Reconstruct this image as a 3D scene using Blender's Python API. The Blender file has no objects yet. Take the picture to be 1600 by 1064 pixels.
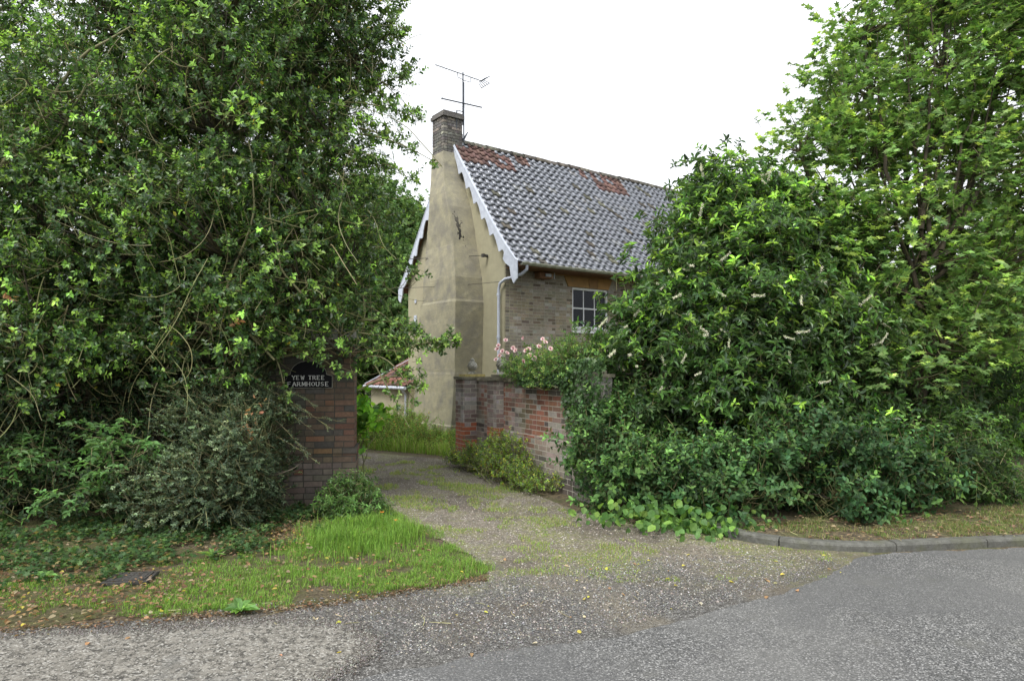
import bpy, math, random
import numpy as np
from mathutils import Vector, Matrix, noise as mnoise

# ------------------------------------------------------------------ camera, sky, sun
sc = bpy.context.scene
col = sc.collection
F = 1067.0; CAMZ = 1.7; HOR = 575.0
cam = bpy.data.cameras.new('camera'); camo = bpy.data.objects.new('camera', cam); col.objects.link(camo)
cam.sensor_width = 36; cam.lens = 24.0; cam.clip_end = 900; cam.clip_start = 0.05
cam.shift_y = (HOR - 532) / 1600
camo.location = (0, 0, CAMZ); camo.rotation_euler = (math.radians(90), 0, 0)
sc.camera = camo
sc.view_settings.view_transform = 'Standard'; sc.view_settings.look = 'None'
sc.view_settings.gamma = 1; sc.view_settings.exposure = 1.42
SUN_EL, SUN_AZ = math.radians(55), math.radians(212)      # azimuth clockwise from +Y
w = bpy.data.worlds.new('World'); sc.world = w; w.use_nodes = True
nt = w.node_tree; nt.nodes.clear()
sky = nt.nodes.new('ShaderNodeTexSky'); sky.sky_type = 'NISHITA'; sky.sun_disc = False
sky.sun_elevation = SUN_EL; sky.sun_rotation = SUN_AZ; sky.air_density = 1.0; sky.dust_density = 6.0; sky.ozone_density = 1.0
hs = nt.nodes.new('ShaderNodeHueSaturation'); hs.inputs['Saturation'].default_value = 0.10; hs.inputs['Value'].default_value = 1.0
gm = nt.nodes.new('ShaderNodeMix'); gm.data_type = 'RGBA'; gm.inputs[0].default_value = 0.75
gm.inputs[7].default_value = (5.0, 5.15, 5.4, 1)           # the even layer of cloud
bg = nt.nodes.new('ShaderNodeBackground'); bg.inputs['Strength'].default_value = 0.12
out = nt.nodes.new('ShaderNodeOutputWorld')
nt.links.new(sky.outputs[0], hs.inputs['Color']); nt.links.new(hs.outputs[0], gm.inputs[6])
nt.links.new(gm.outputs[2], bg.inputs['Color']); nt.links.new(bg.outputs[0], out.inputs[0])
sl = bpy.data.lights.new('sun', 'SUN'); sl.energy = 1.3; sl.angle = math.radians(25); sl.color = (1, .97, .92)
so = bpy.data.objects.new('sun', sl); col.objects.link(so)
sd = Vector((math.sin(SUN_AZ) * math.cos(SUN_EL), math.cos(SUN_AZ) * math.cos(SUN_EL), math.sin(SUN_EL)))
so.rotation_euler = (-sd).to_track_quat('-Z', 'Y').to_euler(); so.location = (0, -5, 20)
sc.cycles.max_bounces = 8; sc.cycles.transparent_max_bounces = 8

R = np.random.default_rng(7)
def rs(s):
    global R
    R = np.random.default_rng(s)
def at(px, py, Y): return np.array([(px - 800) / F * Y, Y, CAMZ - (py - HOR) / F * Y])
def nz(v): return v / np.maximum(np.linalg.norm(v, axis=-1, keepdims=True), 1e-9)

# ------------------------------------------------------------------ materials
def mat(name, c1, c2=None, scale=6, rough=.8, bump=0, bscale=40, spec=.4, tint=True, metal=0, detail=6, c3=None, s3=1.5, t3=(.5, .62), coat=0):
    m = bpy.data.materials.new(name); m.use_nodes = True
    n = m.node_tree.nodes; L = m.node_tree.links; b = n['Principled BSDF']
    b.inputs['Roughness'].default_value = rough; b.inputs['Specular IOR Level'].default_value = spec
    b.inputs['Metallic'].default_value = metal; b.inputs['Coat Weight'].default_value = coat
    tc = n.new('ShaderNodeTexCoord')
    def noise(s, d=detail):
        q = n.new('ShaderNodeTexNoise'); q.inputs['Scale'].default_value = s; q.inputs['Detail'].default_value = d
        q.inputs['Roughness'].default_value = .62; L.new(tc.outputs['Object'], q.inputs['Vector']); return q
    def ramp(src, lo, hi):
        r = n.new('ShaderNodeMapRange'); r.inputs[1].default_value = lo; r.inputs[2].default_value = hi; L.new(src, r.inputs[0]); return r.outputs[0]
    def mixc(f, a, bb, mode='MIX'):
        x = n.new('ShaderNodeMix'); x.data_type = 'RGBA'; x.blend_type = mode
        if isinstance(f, float): x.inputs[0].default_value = f
        else: L.new(f, x.inputs[0])
        for i, v in ((6, a), (7, bb)):
            if isinstance(v, tuple): x.inputs[i].default_value = (*v, 1)
            else: L.new(v, x.inputs[i])
        return x.outputs[2]
    if c2 is None: c2 = tuple(v * .75 for v in c1)
    cc = mixc(ramp(noise(scale).outputs[0], .35, .65), c1, c2)
    if c3: cc = mixc(ramp(noise(s3).outputs[0], *t3), cc, c3)
    if tint:
        a = n.new('ShaderNodeAttribute'); a.attribute_name = 'tint'
        cc = mixc(1.0, cc, a.outputs['Color'], 'MULTIPLY')
    L.new(cc, b.inputs['Base Color'])
    if bump:
        bp = n.new('ShaderNodeBump'); bp.inputs['Strength'].default_value = bump; bp.inputs['Distance'].default_value = .01
        L.new(noise(bscale, 8).outputs[0], bp.inputs['Height']); L.new(bp.outputs[0], b.inputs['Normal'])
    m['kit'] = 1
    return m

def leafmat(name, rough=.42, trans=.28, spec=.5):
    m = bpy.data.materials.new(name); m.use_nodes = True
    n = m.node_tree.nodes; L = m.node_tree.links; b = n['Principled BSDF']; o = n['Material Output']
    a = n.new('ShaderNodeAttribute'); a.attribute_name = 'tint'
    q = n.new('ShaderNodeTexNoise'); q.inputs['Scale'].default_value = 25; tc = n.new('ShaderNodeTexCoord'); L.new(tc.outputs['Object'], q.inputs[0])
    mr = n.new('ShaderNodeMapRange'); mr.inputs[1].default_value = .3; mr.inputs[2].default_value = .7; mr.inputs[3].default_value = 1.3; mr.inputs[4].default_value = 1.9
    L.new(q.outputs[0], mr.inputs[0])
    vm = n.new('ShaderNodeVectorMath'); vm.operation = 'SCALE'; L.new(a.outputs['Color'], vm.inputs[0]); L.new(mr.outputs[0], vm.inputs['Scale'])
    L.new(vm.outputs[0], b.inputs['Base Color']); b.inputs['Roughness'].default_value = rough; b.inputs['Specular IOR Level'].default_value = spec
    t = n.new('ShaderNodeBsdfTranslucent'); v2 = n.new('ShaderNodeVectorMath'); v2.operation = 'MULTIPLY'; L.new(vm.outputs[0], v2.inputs[0]); v2.inputs[1].default_value = (1.5, 1.5, .95)
    L.new(v2.outputs[0], t.inputs[0])
    mx = n.new('ShaderNodeMixShader'); mx.inputs[0].default_value = trans
    L.new(b.outputs[0], mx.inputs[1]); L.new(t.outputs[0], mx.inputs[2]); L.new(mx.outputs[0], o.inputs[0])
    return m

M = {}
M['leaf_gloss'] = leafmat('glossy_leaf', .38, .34, .45)
M['leaf'] = leafmat('soft_leaf', .55, .42, .3)
M['leaf_matt'] = leafmat('matt_leaf', .65, .42, .2)
M['petal'] = mat('petal', (1, 1, 1), (.9, .88, .88), 60, .7)
M['bark'] = mat('bark', (.10, .085, .06), (.05, .045, .035), 18, .9, .8, 60)
M['stem'] = mat('stem', (.26, .25, .15), (.16, .15, .09), 9, .7, .2, 80)
M['brick'] = mat('brick', (1, 1, 1), (.72, .72, .74), 22, .9, .35, 90, c3=(.62, .63, .62), s3=3.5, t3=(.5, .75))
M['mortar'] = mat('mortar', (.42, .395, .34), (.27, .255, .215), 12, .95, .6, 90)
M['mortar_old'] = mat('old_mortar', (.07, .064, .052), (.045, .042, .036), 12, .95, .5, 90)
M['render'] = mat('limewash_render', (.345, .32, .215), (.30, .28, .19), 5, .92, .55, 26, c3=(.30, .265, .18), s3=1.1, t3=(.52, .8))
M['winwhite'] = mat('white_window_paint', (.72, .74, .76), (.66, .68, .70), 9, .5)
M['white'] = mat('white_paint', (.50, .54, .61), (.40, .43, .50), 9, .55, .1, 40)
M['soot'] = mat('sooty_brick', (.15, .14, .13), (.08, .075, .07), 14, .95, .6, 60, c3=(.26, .25, .22), s3=9, t3=(.56, .7))
M['stone'] = mat('weathered_stone', (.34, .33, .29), (.2, .2, .17), 16, .95, .6, 50, c3=(.12, .12, .09), s3=9, t3=(.5, .7))
M['glass'] = mat('window_glass', (.012, .014, .018), None, 3, .04, 0, spec=.6)
M['net'] = mat('net_curtain', (.55, .56, .58), (.35, .36, .38), 18, .9)
M['black'] = mat('black_enamel', (.005, .005, .007), None, 5, .6, spec=.15)
M['lettering'] = mat('white_lettering', (.62, .62, .6), None, 10, .6)
M['metal'] = mat('dull_metal', (.07, .08, .1), (.045, .05, .06), 20, .5, metal=.3)
M['silver'] = mat('thin_aluminium', (.55, .56, .58), None, 10, .4, metal=.7)
M['tile'] = mat('black_glazed_pantile', (1, 1, 1), (.7, .7, .72), 14, .30, .08, 30, spec=.9, coat=.6)
M['tile_red'] = mat('clay_pantile', (1, 1, 1), (.6, .6, .6), 12, .85, .3, 60)
M['mortar_dark'] = mat('lichened_ridge', (.13, .115, .095), (.06, .055, .045), 10, .95, .8, 50, c3=(.2, .19, .15), s3=8)
M['oldwood'] = mat('old_box', (.22, .12, .07), (.13, .08, .05), 14, .8, .3)
M['green_plastic'] = mat('green_plastic', (.015, .06, .045), None, 5, .45)
M['iron'] = mat('cast_iron', (.035, .035, .033), (.06, .055, .05), 30, .7, .5, 90)
M['gutter_green'] = mat('algae_gutter', (.42, .42, .36), (.25, .27, .18), 8, .6)
M['petiole'] = M['stem']

for k_ in ('tile',):
    b_ = M[k_].node_tree.nodes['Principled BSDF']; b_.inputs['IOR'].default_value = 2.1; b_.inputs['Specular Tint'].default_value = (.9, .93, 1, 1)

# ground materials: world-space, all one colour logic
def groundmat(name, kind):
    m = bpy.data.materials.new(name); m.use_nodes = True
    n = m.node_tree.nodes; L = m.node_tree.links; b = n['Principled BSDF']
    geo = n.new('ShaderNodeNewGeometry'); P = geo.outputs['Position']
    def noise(s, d=5, r=.6):
        q = n.new('ShaderNodeTexNoise'); q.inputs['Scale'].default_value = s; q.inputs['Detail'].default_value = d; q.inputs['Roughness'].default_value = r
        L.new(P, q.inputs['Vector']); return q.outputs[0]
    def vor(s, o='Color', feat='F1'):
        q = n.new('ShaderNodeTexVoronoi'); q.inputs['Scale'].default_value = s; q.feature = feat; L.new(P, q.inputs['Vector']); return q.outputs[o]
    def rmp(src, lo, hi, a=0., z=1.):
        r = n.new('ShaderNodeMapRange'); r.inputs[1].default_value = lo; r.inputs[2].default_value = hi; r.inputs[3].default_value = a; r.inputs[4].default_value = z
        L.new(src, r.inputs[0]); return r.outputs[0]
    def mx(f, a, c, mode='MIX'):
        x = n.new('ShaderNodeMix'); x.data_type = 'RGBA'; x.blend_type = mode
        if isinstance(f, float): x.inputs[0].default_value = f
        else: L.new(f, x.inputs[0])
        for i, v in ((6, a), (7, c)):
            if isinstance(v, tuple): x.inputs[i].default_value = (*v, 1)
            else: L.new(v, x.inputs[i])
        return x.outputs[2]
    def math_(op, a, c):
        x = n.new('ShaderNodeMath'); x.operation = op
        for i, v in ((0, a), (1, c)):
            if isinstance(v, (int, float)): x.inputs[i].default_value = v
            else: L.new(v, x.inputs[i])
        return x.outputs[0]
    def grey(src):
        s = n.new('ShaderNodeSeparateColor'); L.new(src, s.inputs[0]); return s.outputs[0]
    def bump(h, st, dist=.01):
        bp = n.new('ShaderNodeBump'); bp.inputs['Strength'].default_value = st; bp.inputs['Distance'].default_value = dist
        L.new(h, bp.inputs['Height']); L.new(bp.outputs[0], b.inputs['Normal'])
    def stones(s, ca, cb, cc):
        g = grey(vor(s)); c = mx(rmp(g, .1, .75), ca, cb); return mx(rmp(g, .82, .95), c, cc)
    def y_of():
        s = n.new('ShaderNodeSeparateXYZ'); L.new(P, s.inputs[0]); return s
    b.inputs['Roughness'].default_value = .9; b.inputs['Specular IOR Level'].default_value = .25
    if kind == 'asphalt':
        c = stones(125, (.048, .048, .047), (.138, .137, .134), (.30, .298, .29))
        c = mx(rmp(noise(60), .55, .68), c, (.04, .043, .048))
        c = mx(rmp(noise(.9), .42, .66, 0, .6), c, (.15, .148, .142))
        c = mx(rmp(noise(2.3), .58, .72, 0, .5), c, (.12, .118, .105))
        c = mx(rmp(noise(.45, 3), .50, .54, 0, .35), c, (.07, .071, .073))
        bump(grey(vor(135, 'Distance')), .5, .006); b.inputs['Roughness'].default_value = .75
    elif kind == 'slab':
        c = mx(rmp(noise(9), .35, .65), (.25, .235, .205), (.165, .155, .135))
        c = mx(rmp(noise(30, 6, .85), .49, .55), c, (.055, .052, .046))
        c = mx(rmp(grey(vor(95)), .8, .95), c, (.35, .34, .31))
        c = mx(rmp(noise(1.1), .52, .62, 0, .65), c, (.12, .12, .115))
        bump(noise(38, 5, .8), .9, .015)
    elif kind == 'drive':
        xyz = y_of()
        chips = stones(115, (.052, .05, .046), (.135, .13, .122), (.28, .275, .26))
        chips = mx(rmp(noise(35), .5, .66), chips, (.045, .043, .04))
        grav = stones(70, (.10, .086, .066), (.225, .195, .158), (.40, .37, .31))
        grav = mx(rmp(noise(30), .48, .66), grav, (.10, .09, .066))
        c = mx(rmp(math_('ADD', xyz.outputs[1], rmp(noise(1.3), 0, 1, -1.2, 1.2)), 5.3, 6.4), chips, grav)
        moss = mx(rmp(noise(22), .4, .62), (.125, .15, .045), (.20, .185, .09))
        dd = math_('SUBTRACT', xyz.outputs[0], math_('SUBTRACT', 3.54, math_('MULTIPLY', xyz.outputs[1], .44)))
        dd = math_('ABSOLUTE', math_('ADD', dd, rmp(noise(.9), 0, 1, -.5, .5)), 0)
        strip = math_('MAXIMUM', rmp(dd, .15, .42, .14, 0), rmp(dd, .95, 1.3, 0, .16))
        track = math_('MULTIPLY', math_('MULTIPLY', rmp(dd, .35, .55), rmp(dd, 1.05, .85)), rmp(noise(3), .35, .6, .25, .85))
        c = mx(track, c, mx(rmp(noise(40), .4, .6), (.105, .09, .065), (.19, .17, .135)))
        f = math_('MULTIPLY', rmp(math_('ADD', noise(1.9, 6, .68), math_('SUBTRACT', strip, .06)), .43, .53), rmp(noise(26, 4, .7), .4, .56))
        f = math_('MULTIPLY', f, rmp(math_('ADD', xyz.outputs[1], rmp(noise(1.3), 0, 1, -.9, .9)), 5.1, 5.9))
        c = mx(math_('MULTIPLY', f, .9), c, moss)
        c = mx(rmp(noise(.8, 4), .50, .62, 0, .75), c, mx(rmp(noise(45), .4, .6), (.060, .050, .038), (.115, .098, .075)))
        bump(grey(vor(78, 'Distance')), .8, .012)
    elif kind == 'earth':
        c = mx(rmp(noise(14), .35, .65), (.055, .042, .028), (.12, .10, .065))
        c = mx(rmp(grey(vor(40)), .75, .92), c, (.17, .13, .075))
        c = mx(rmp(noise(2.2), .5, .62, 0, .75), c, (.085, .10, .035))
        bump(noise(35, 8), .9, .03)
    elif kind == 'turf':
        c = mx(rmp(noise(18), .35, .65), (.055, .05, .025), (.085, .09, .03))
        c = mx(rmp(noise(2.5), .45, .6, 0, .9), c, mx(rmp(noise(50), .4, .6), (.05, .038, .025), (.13, .105, .07)))
        bump(noise(35, 8), .9, .03)
    elif kind == 'kerb':
        c = mx(rmp(noise(16), .35, .65), (.125, .125, .112), (.075, .075, .065))
        c = mx(rmp(noise(70), .55, .66), c, (.07, .068, .06))
        c = mx(rmp(noise(3), .5, .68, 0, .6), c, (.09, .095, .05))
        bump(noise(70, 6), .6, .01)
    L.new(c, b.inputs['Base Color'])
    return m
for k in ('asphalt', 'slab', 'drive', 'earth', 'turf', 'kerb'): M[k] = groundmat(k, k)

# ------------------------------------------------------------------ mesh building
class Soup:
    def __init__(s): s.v = []; s.f = []; s.lt = []; s.t = []; s.n = 0
    def add(s, v, faces, tint=(1, 1, 1)):
        v = np.asarray(v, float).reshape(-1, 3); t = np.asarray(tint, float)
        if t.ndim == 1: t = np.broadcast_to(t, v.shape)
        s.v.append(v); s.t.append(t)
        for fc in faces: s.f.append(np.asarray(fc) + s.n); s.lt.append(np.array([len(fc)]))
        s.n += len(v)
    def inst(s, V, T, tint):          # V (n,k,3) vertices of n copies, T faces (m,q) of one copy, tint (n,3)
        n, k, _ = V.shape; T = np.asarray(T)
        s.v.append(V.reshape(-1, 3)); s.t.append(np.repeat(np.broadcast_to(tint, (n, 3)), k, axis=0))
        s.f.append((T[None] + (np.arange(n) * k)[:, None, None] + s.n).reshape(-1)); s.lt.append(np.full(n * len(T), T.shape[1]))
        s.n += n * k
    def box(s, a, b, tint=(1, 1, 1), M4=None):
        x0, y0, z0 = a; x1, y1, z1 = b
        v = np.array([(x0, y0, z0), (x1, y0, z0), (x1, y1, z0), (x0, y1, z0), (x0, y0, z1), (x1, y0, z1), (x1, y1, z1), (x0, y1, z1)], float)
        if M4 is not None: v = v @ np.array(M4.to_3x3()).T + np.array(M4.translation)
        s.add(v, [(0, 3, 2, 1), (4, 5, 6, 7), (0, 1, 5, 4), (1, 2, 6, 5), (2, 3, 7, 6), (3, 0, 4, 7)], tint)
    def tubes(s, P, r, k=5, tint=(1, 1, 1)):   # P (n,m,3), r (n,m)
        P = np.asarray(P, float); r = np.asarray(r, float); n, m, _ = P.shape
        T = np.gradient(P, axis=1); T = nz(T)
        up = np.zeros((n, 1, 3)); up[..., 2] = 1; mean = nz(P[:, -1:] - P[:, :1]); up = np.where(np.abs(mean[..., 2:]) > .9, np.array([[[1., 0, 0]]]), up)
        A = nz(np.cross(T, np.broadcast_to(up, T.shape))); B = np.cross(T, A)
        a = np.arange(k) * 2 * math.pi / k
        V = P[:, :, None] + r[:, :, None, None] * (A[:, :, None] * np.cos(a)[:, None] + B[:, :, None] * np.sin(a)[:, None])
        V = V.reshape(n, m * k, 3); fc = []
        for i in range(m - 1):
            for j in range(k): fc.append((i * k + j, i * k + (j + 1) % k, (i + 1) * k + (j + 1) % k, (i + 1) * k + j))
        t = np.asarray(tint, float); t = np.broadcast_to(t, (n, 3))
        s.inst(V, fc, t)
        cap = [tuple(range((m - 1) * k, m * k)), tuple(range(k))[::-1]]
        s.inst(V, cap, t)
    def build(s, name, m, parent=None, smooth=False):
        me = bpy.data.meshes.new(name)
        v = np.concatenate(s.v); f = np.concatenate([np.asarray(q).reshape(-1) for q in s.f]); lt = np.concatenate(s.lt)
        me.vertices.add(len(v)); me.vertices.foreach_set('co', v.astype(np.float32).reshape(-1))
        me.loops.add(len(f)); me.loops.foreach_set('vertex_index', f.astype(np.int32))
        me.polygons.add(len(lt)); ls = np.concatenate([[0], np.cumsum(lt)[:-1]])
        me.polygons.foreach_set('loop_start', ls.astype(np.int32)); me.polygons.foreach_set('loop_total', lt.astype(np.int32))
        me.polygons.foreach_set('use_smooth', np.full(len(lt), bool(smooth)))
        me.update(calc_edges=True)
        a = me.color_attributes.new('tint', 'FLOAT_COLOR', 'POINT')
        t = np.concatenate(s.t); t4 = np.ones((len(t), 4), np.float32); t4[:, :3] = t; a.data.foreach_set('color', t4.reshape(-1))
        me.materials.append(m); o = bpy.data.objects.new(name, me); col.objects.link(o)
        if parent: o.parent = parent
        return o
def tag(o, label=None, cat=None, group=None, kind=None):
    if label: o['label'] = label
    if cat: o['category'] = cat
    if group: o['group'] = group
    if kind: o['kind'] = kind
    return o
def empty(name, loc, rz, label, cat, group=None):
    o = bpy.data.objects.new(name, None); col.objects.link(o); o.location = loc; o.rotation_euler = (0, 0, rz); o.empty_display_size = .2
    return tag(o, label, cat, group)

# leaf shapes: (side, along, normal)
def oval(w, droop=.1): return np.array([(0, 0, 0), (.5 * w, .3, .10), (.42 * w, .68, .06), (0, 1, -droop), (-.42 * w, .68, .06), (-.5 * w, .3, .10)]), [(0, 1, 2, 3), (0, 3, 4, 5)]
def lobed():
    v = [(0, .05, 0)]
    for a, r in [(-150, .3), (-115, .55), (-80, .36), (-52, .82), (-24, .44), (0, 1), (24, .44), (52, .82), (80, .36), (115, .55), (150, .3)]:
        a = math.radians(a); v.append((math.sin(a) * r, .12 + math.cos(a) * r, -.12 * r * r))
    return np.array(v), [(0, 1, 2, 3), (0, 3, 4, 5), (0, 5, 6, 7), (0, 7, 8, 9), (0, 9, 10, 11)]
HOLLY = oval(.58); LAUREL = oval(.36, .2); NARROW = oval(.22, .05); ROUND = oval(.85, .05); IVY = lobed(); MAPLE = lobed(); PRIVET = oval(.55, .05)
def put_leaves(soup, P, D, N, S, shape, tint):
    D = nz(D); N = nz(N - D * np.sum(N * D, -1, keepdims=True)); Sd = np.cross(D, N); T, fc = shape
    V = P[:, None] + S[:, None, None] * (Sd[:, None] * T[:, 0][:, None] + D[:, None] * T[:, 1][:, None] + N[:, None] * T[:, 2][:, None])
    soup.inst(V, fc, tint)
def palette(n, cols, wts, jit=.22):
    c = np.array(cols)[R.choice(len(cols), n, p=np.array(wts) / np.sum(wts))]
    return c * (1 + R.uniform(-jit, jit, (n, 1))) * (1 + R.uniform(-.08, .08, (n, 3)))
def rdir(n): return nz(R.normal(size=(n, 3)))

def sprays(leaf, twig, O, A, K, L, size, shape, cols, wts, tipcols=None, tipfrac=.2, flat=0., droop=0., ntwist=.35, spread=.85, gain=None, tipmask=None):
    """O origins, A axes of n sprays, K leaves each along a twig of length L"""
    n = len(O); A = nz(A)
    h = np.zeros_like(A); h[:, 2] = 1; U = nz(np.cross(A, h + R.normal(size=A.shape) * .05)); W = np.cross(U, A)
    k = np.arange(K); s = (.25 + .75 * k / max(K - 1, 1))
    ang = k * 2.4 + R.uniform(0, 6.28, (n, 1))
    Ln = L * R.uniform(.65, 1.3, (n, 1))
    tt = (s * Ln)[..., None]
    sag = np.zeros((n, K, 3)); sag[..., 2] = -droop * (s * s) * Ln
    P = O[:, None] + A[:, None] * tt + sag
    rad = U[:, None] * np.cos(ang)[..., None] + W[:, None] * (np.sin(ang) * (1 - flat))[..., None]
    D = A[:, None] * .45 + rad * spread; D[..., 2] -= droop * .8
    N = A[:, None] * .8 - rad * .3 + R.normal(size=D.shape) * ntwist; N[..., 2] += .55 + flat
    S = size * R.uniform(.7, 1.25, (n, K)) * (1.08 - .35 * s)
    tint = palette(n * K, cols, wts).reshape(n, K, 3)
    if tipcols is not None:
        br = R.random(n) < (tipfrac if tipmask is None else tipmask); tc = palette(n, tipcols, [1] * len(tipcols))
        q = ((k >= K * .45)[None] & br[:, None]); tint = np.where(q[..., None], tc[:, None] * R.uniform(.8, 1.2, (n, K, 1)), tint)
    if gain is not None: tint = tint * np.clip(gain, .45, 1.8)[:, None, None]
    put_leaves(leaf, P.reshape(-1, 3), D.reshape(-1, 3), N.reshape(-1, 3), S.reshape(-1), shape, tint.reshape(-1, 3))
    if twig is not None:
        q = np.array([-.4, .3, 1.]); Pt = O[:, None] + A[:, None] * (q * Ln)[..., None]; Pt[..., 2] -= droop * (q * q * np.sign(q)) * Ln
        twig.tubes(Pt, np.tile([.0035, .003, .0015], (n, 1)), 3, palette(n, [(.7, .75, .5), (.45, .42, .3)], [1, 1]))

def clumps(blobs, dens, inner=.0):
    C = []; Dn = []; B = []
    c = np.array([b[0] for b in blobs]); r = np.array([b[1] for b in blobs], float).reshape(len(blobs), -1)
    if r.shape[1] == 1: r = np.repeat(r, 3, 1)
    for i in range(len(blobs)):
        n = max(3, int(dens * 12.5 * np.mean(r[i]) ** 2)); d = rdir(n)
        q = np.where(R.random(n) < inner, R.uniform(.2, .8, n), R.uniform(.72, 1.12, n))
        p = c[i] + d * r[i] * q[:, None]
        ins = np.zeros(n, bool)
        for j in range(len(blobs)):
            if j != i: ins |= (np.linalg.norm((p - c[j]) / r[j], axis=1) < .55)
        ok = (~ins | (R.random(n) < inner)) & (p[:, 2] > .05)
        C.append(p[ok]); Dn.append(d[ok]); B.append(np.full(ok.sum(), i))
    return np.concatenate(C), np.concatenate(Dn), np.concatenate(B), c, r
def visible(C, keep_r=2.0, m=1.3):
    """keep what the camera's surroundings can see: drop clumps far outside the frame"""
    X, Y, Z = C.T; px = 800 + F * X / np.maximum(Y, .1); py = HOR - F * (Z - CAMZ) / np.maximum(Y, .1)
    return (px > -500) & (px < 2100) & (py > -420)

def plant(name, base, blobs, label, cat, dens=6, per=7, cr=.22, K=9, L=.16, size=.06, shape=HOLLY, cols=((.03, .06, .02),), wts=(1,), tips=None, tipfrac=.2,
          flat=0., droop=0., up=.5, inner=.15, leafm='leaf', trunk_r=.08, stems=1, barkm='bark', group=None, crown='crown', trunkname='trunk', seed=1, extra=None, vis=True, cz=.75, minz=.03, limb=.6, cut=(), contrast=.42, tipz=None):
    rs(seed); base = np.array(base, float)
    t = empty(name, tuple(base), 0, label, cat, group)
    C, Dn, B, c, r = clumps(blobs, dens, inner)
    if vis:
        ok = visible(C); C, Dn, B = C[ok], Dn[ok], B[ok]
    n = len(C)
    O = np.repeat(C, per, 0) + R.normal(size=(n * per, 3)) * cr * np.array([1, 1, cz]); A = np.repeat(Dn * .75 + R.normal(size=(n, 3)) * .28, per, 0) + R.normal(size=(n * per, 3)) * .33; A[:, 2] += up
    gain = np.repeat(np.exp(R.normal(size=n) * contrast * .6), per)
    tc_ = np.repeat(R.random(n) < tipfrac * 1.15, per); tprob = np.where(tc_, .8, .07); tprob = np.where(np.repeat(R.random(n) < .5, per) & tc_, .95, tprob)
    ok = O[:, 2] > minz
    for lo, hi in cut: ok &= ~np.all((O > np.array(lo)) & (O < np.array(hi)), 1)
    O, A, gain, tprob = O[ok], A[ok], gain[ok], tprob[ok]
    leaf = Soup(); wood = Soup(); tw = Soup()
    sprays(leaf, tw, O - base, A, K, L, size, shape, cols, wts, tips, tipfrac, flat, droop, gain=gain, tipmask=tprob if tipz is None else tprob * np.clip((O[:, 2] - tipz[0]) / (tipz[1] - tipz[0]), .25, 1))  # tipz thins bright tips lower down: sunlit top painted into leaf tint
    # wood: trunk(s) to blob centres, limbs to clumps
    bc = [i for i in range(len(c)) if c[i][2] < 14]
    top = np.mean([c[i] for i in bc], axis=0)
    P = []; Rr = []
    for i in bc:
        s0 = base + (R.normal(size=3) * np.array([.12, .12, 0]) * (stems > 1)); e = c[i]
        mid = s0 * .45 + e * .55; mid[2] = s0[2] + (e[2] - s0[2]) * .42; mid[:2] = s0[:2] + (e[:2] - s0[:2]) * .3
        u = np.linspace(0, 1, 9)[:, None]; p = (1 - u) ** 2 * s0 + 2 * u * (1 - u) * mid + u * u * e
        p += R.normal(size=p.shape) * .03 * u; P.append(p); Rr.append(trunk_r * (1 - .8 * u[:, 0]) * R.uniform(.6, 1) + .004)
    wood.tubes(np.array(P) - base, np.array(Rr), 7, palette(len(P), [(1, 1, 1), (.8, .85, .7)], [1, 1]))
    LP = np.array(P).reshape(-1, 3); q = np.where(R.random(n) < limb)[0]; e = C[q]
    d2 = ((LP[None] - e[:, None]) ** 2).sum(-1) * R.uniform(.8, 1.3, (len(q), len(LP))) + 4 * np.maximum(0, LP[None, :, 2] - e[:, None, 2] + .15) ** 2
    s0 = LP[d2.argmin(1)]; u = np.linspace(0, 1, 6)[None, :, None]; md = s0 * .5 + e * .5 + R.normal(size=e.shape) * .10; md[:, 2] -= .10 * np.linalg.norm(e - s0, axis=1)
    p = (1 - u) ** 2 * s0[:, None] + 2 * u * (1 - u) * md[:, None] + u * u * e[:, None]
    p[..., 2] = np.maximum(p[..., 2], .02)
    wood.tubes(p - base, np.tile(np.linspace(max(.006, trunk_r * .16), .003, 6), (len(e), 1)), 4, palette(len(e), [(1, 1, 1), (1.3, 1.3, .9)], [1, 1]))
    leaf.build(crown, M[leafm], t); wood.build(trunkname, M[barkm], t, True)
    if limb > 0: tw.build('twigs', M['stem'], t)
    return t, C, Dn

# ------------------------------------------------------------------ ground sheets
def ring(pts, amp=.02, step=.05, seed=0):
    out = []
    pts = [np.array(p, float) for p in pts]
    for a, b in zip(pts, pts[1:] + pts[:1]):
        L = np.linalg.norm(b - a); n = max(1, min(80, int(L / step)))
        for i in range(n):
            p = a + (b - a) * i / n
            q = Vector((p[0] * 4 + seed, p[1] * 4, 0)); q2 = q * 3.3
            out.append(p + amp * np.array([mnoise.noise(q) + .6 * mnoise.noise(q2), mnoise.noise(q + Vector((9, 3, 1))) + .6 * mnoise.noise(q2 + Vector((5, 5, 5)))]))
    return out
def sheet(name, pts, z, m, amp=.04, seed=0, step=.05):
    o = ring(pts, amp, step, seed); me = bpy.data.meshes.new(name)
    me.from_pydata([(p[0], p[1], z) for p in o], [], [tuple(range(len(o)))]); me.update()
    if me.polygons[0].normal.z < 0: me.flip_normals()
    me.materials.append(M[m]); ob = bpy.data.objects.new(name, me); col.objects.link(ob); return tag(ob, kind='structure')
def inpoly(P, poly):
    x, y = P[:, 0], P[:, 1]; ins = np.zeros(len(P), bool); n = len(poly)
    for i in range(n):
        x0, y0 = poly[i]; x1, y1 = poly[(i + 1) % n]
        c = ((y0 > y) != (y1 > y)) & (x < (x1 - x0) * (y - y0) / (y1 - y0 + 1e-12) + x0); ins ^= c
    return ins
def inside_pts(poly, n):
    a = np.array(poly); lo, hi = a.min(0), a.max(0); P = R.uniform(lo, hi, (n, 2)); return P[inpoly(P, poly)]

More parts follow.
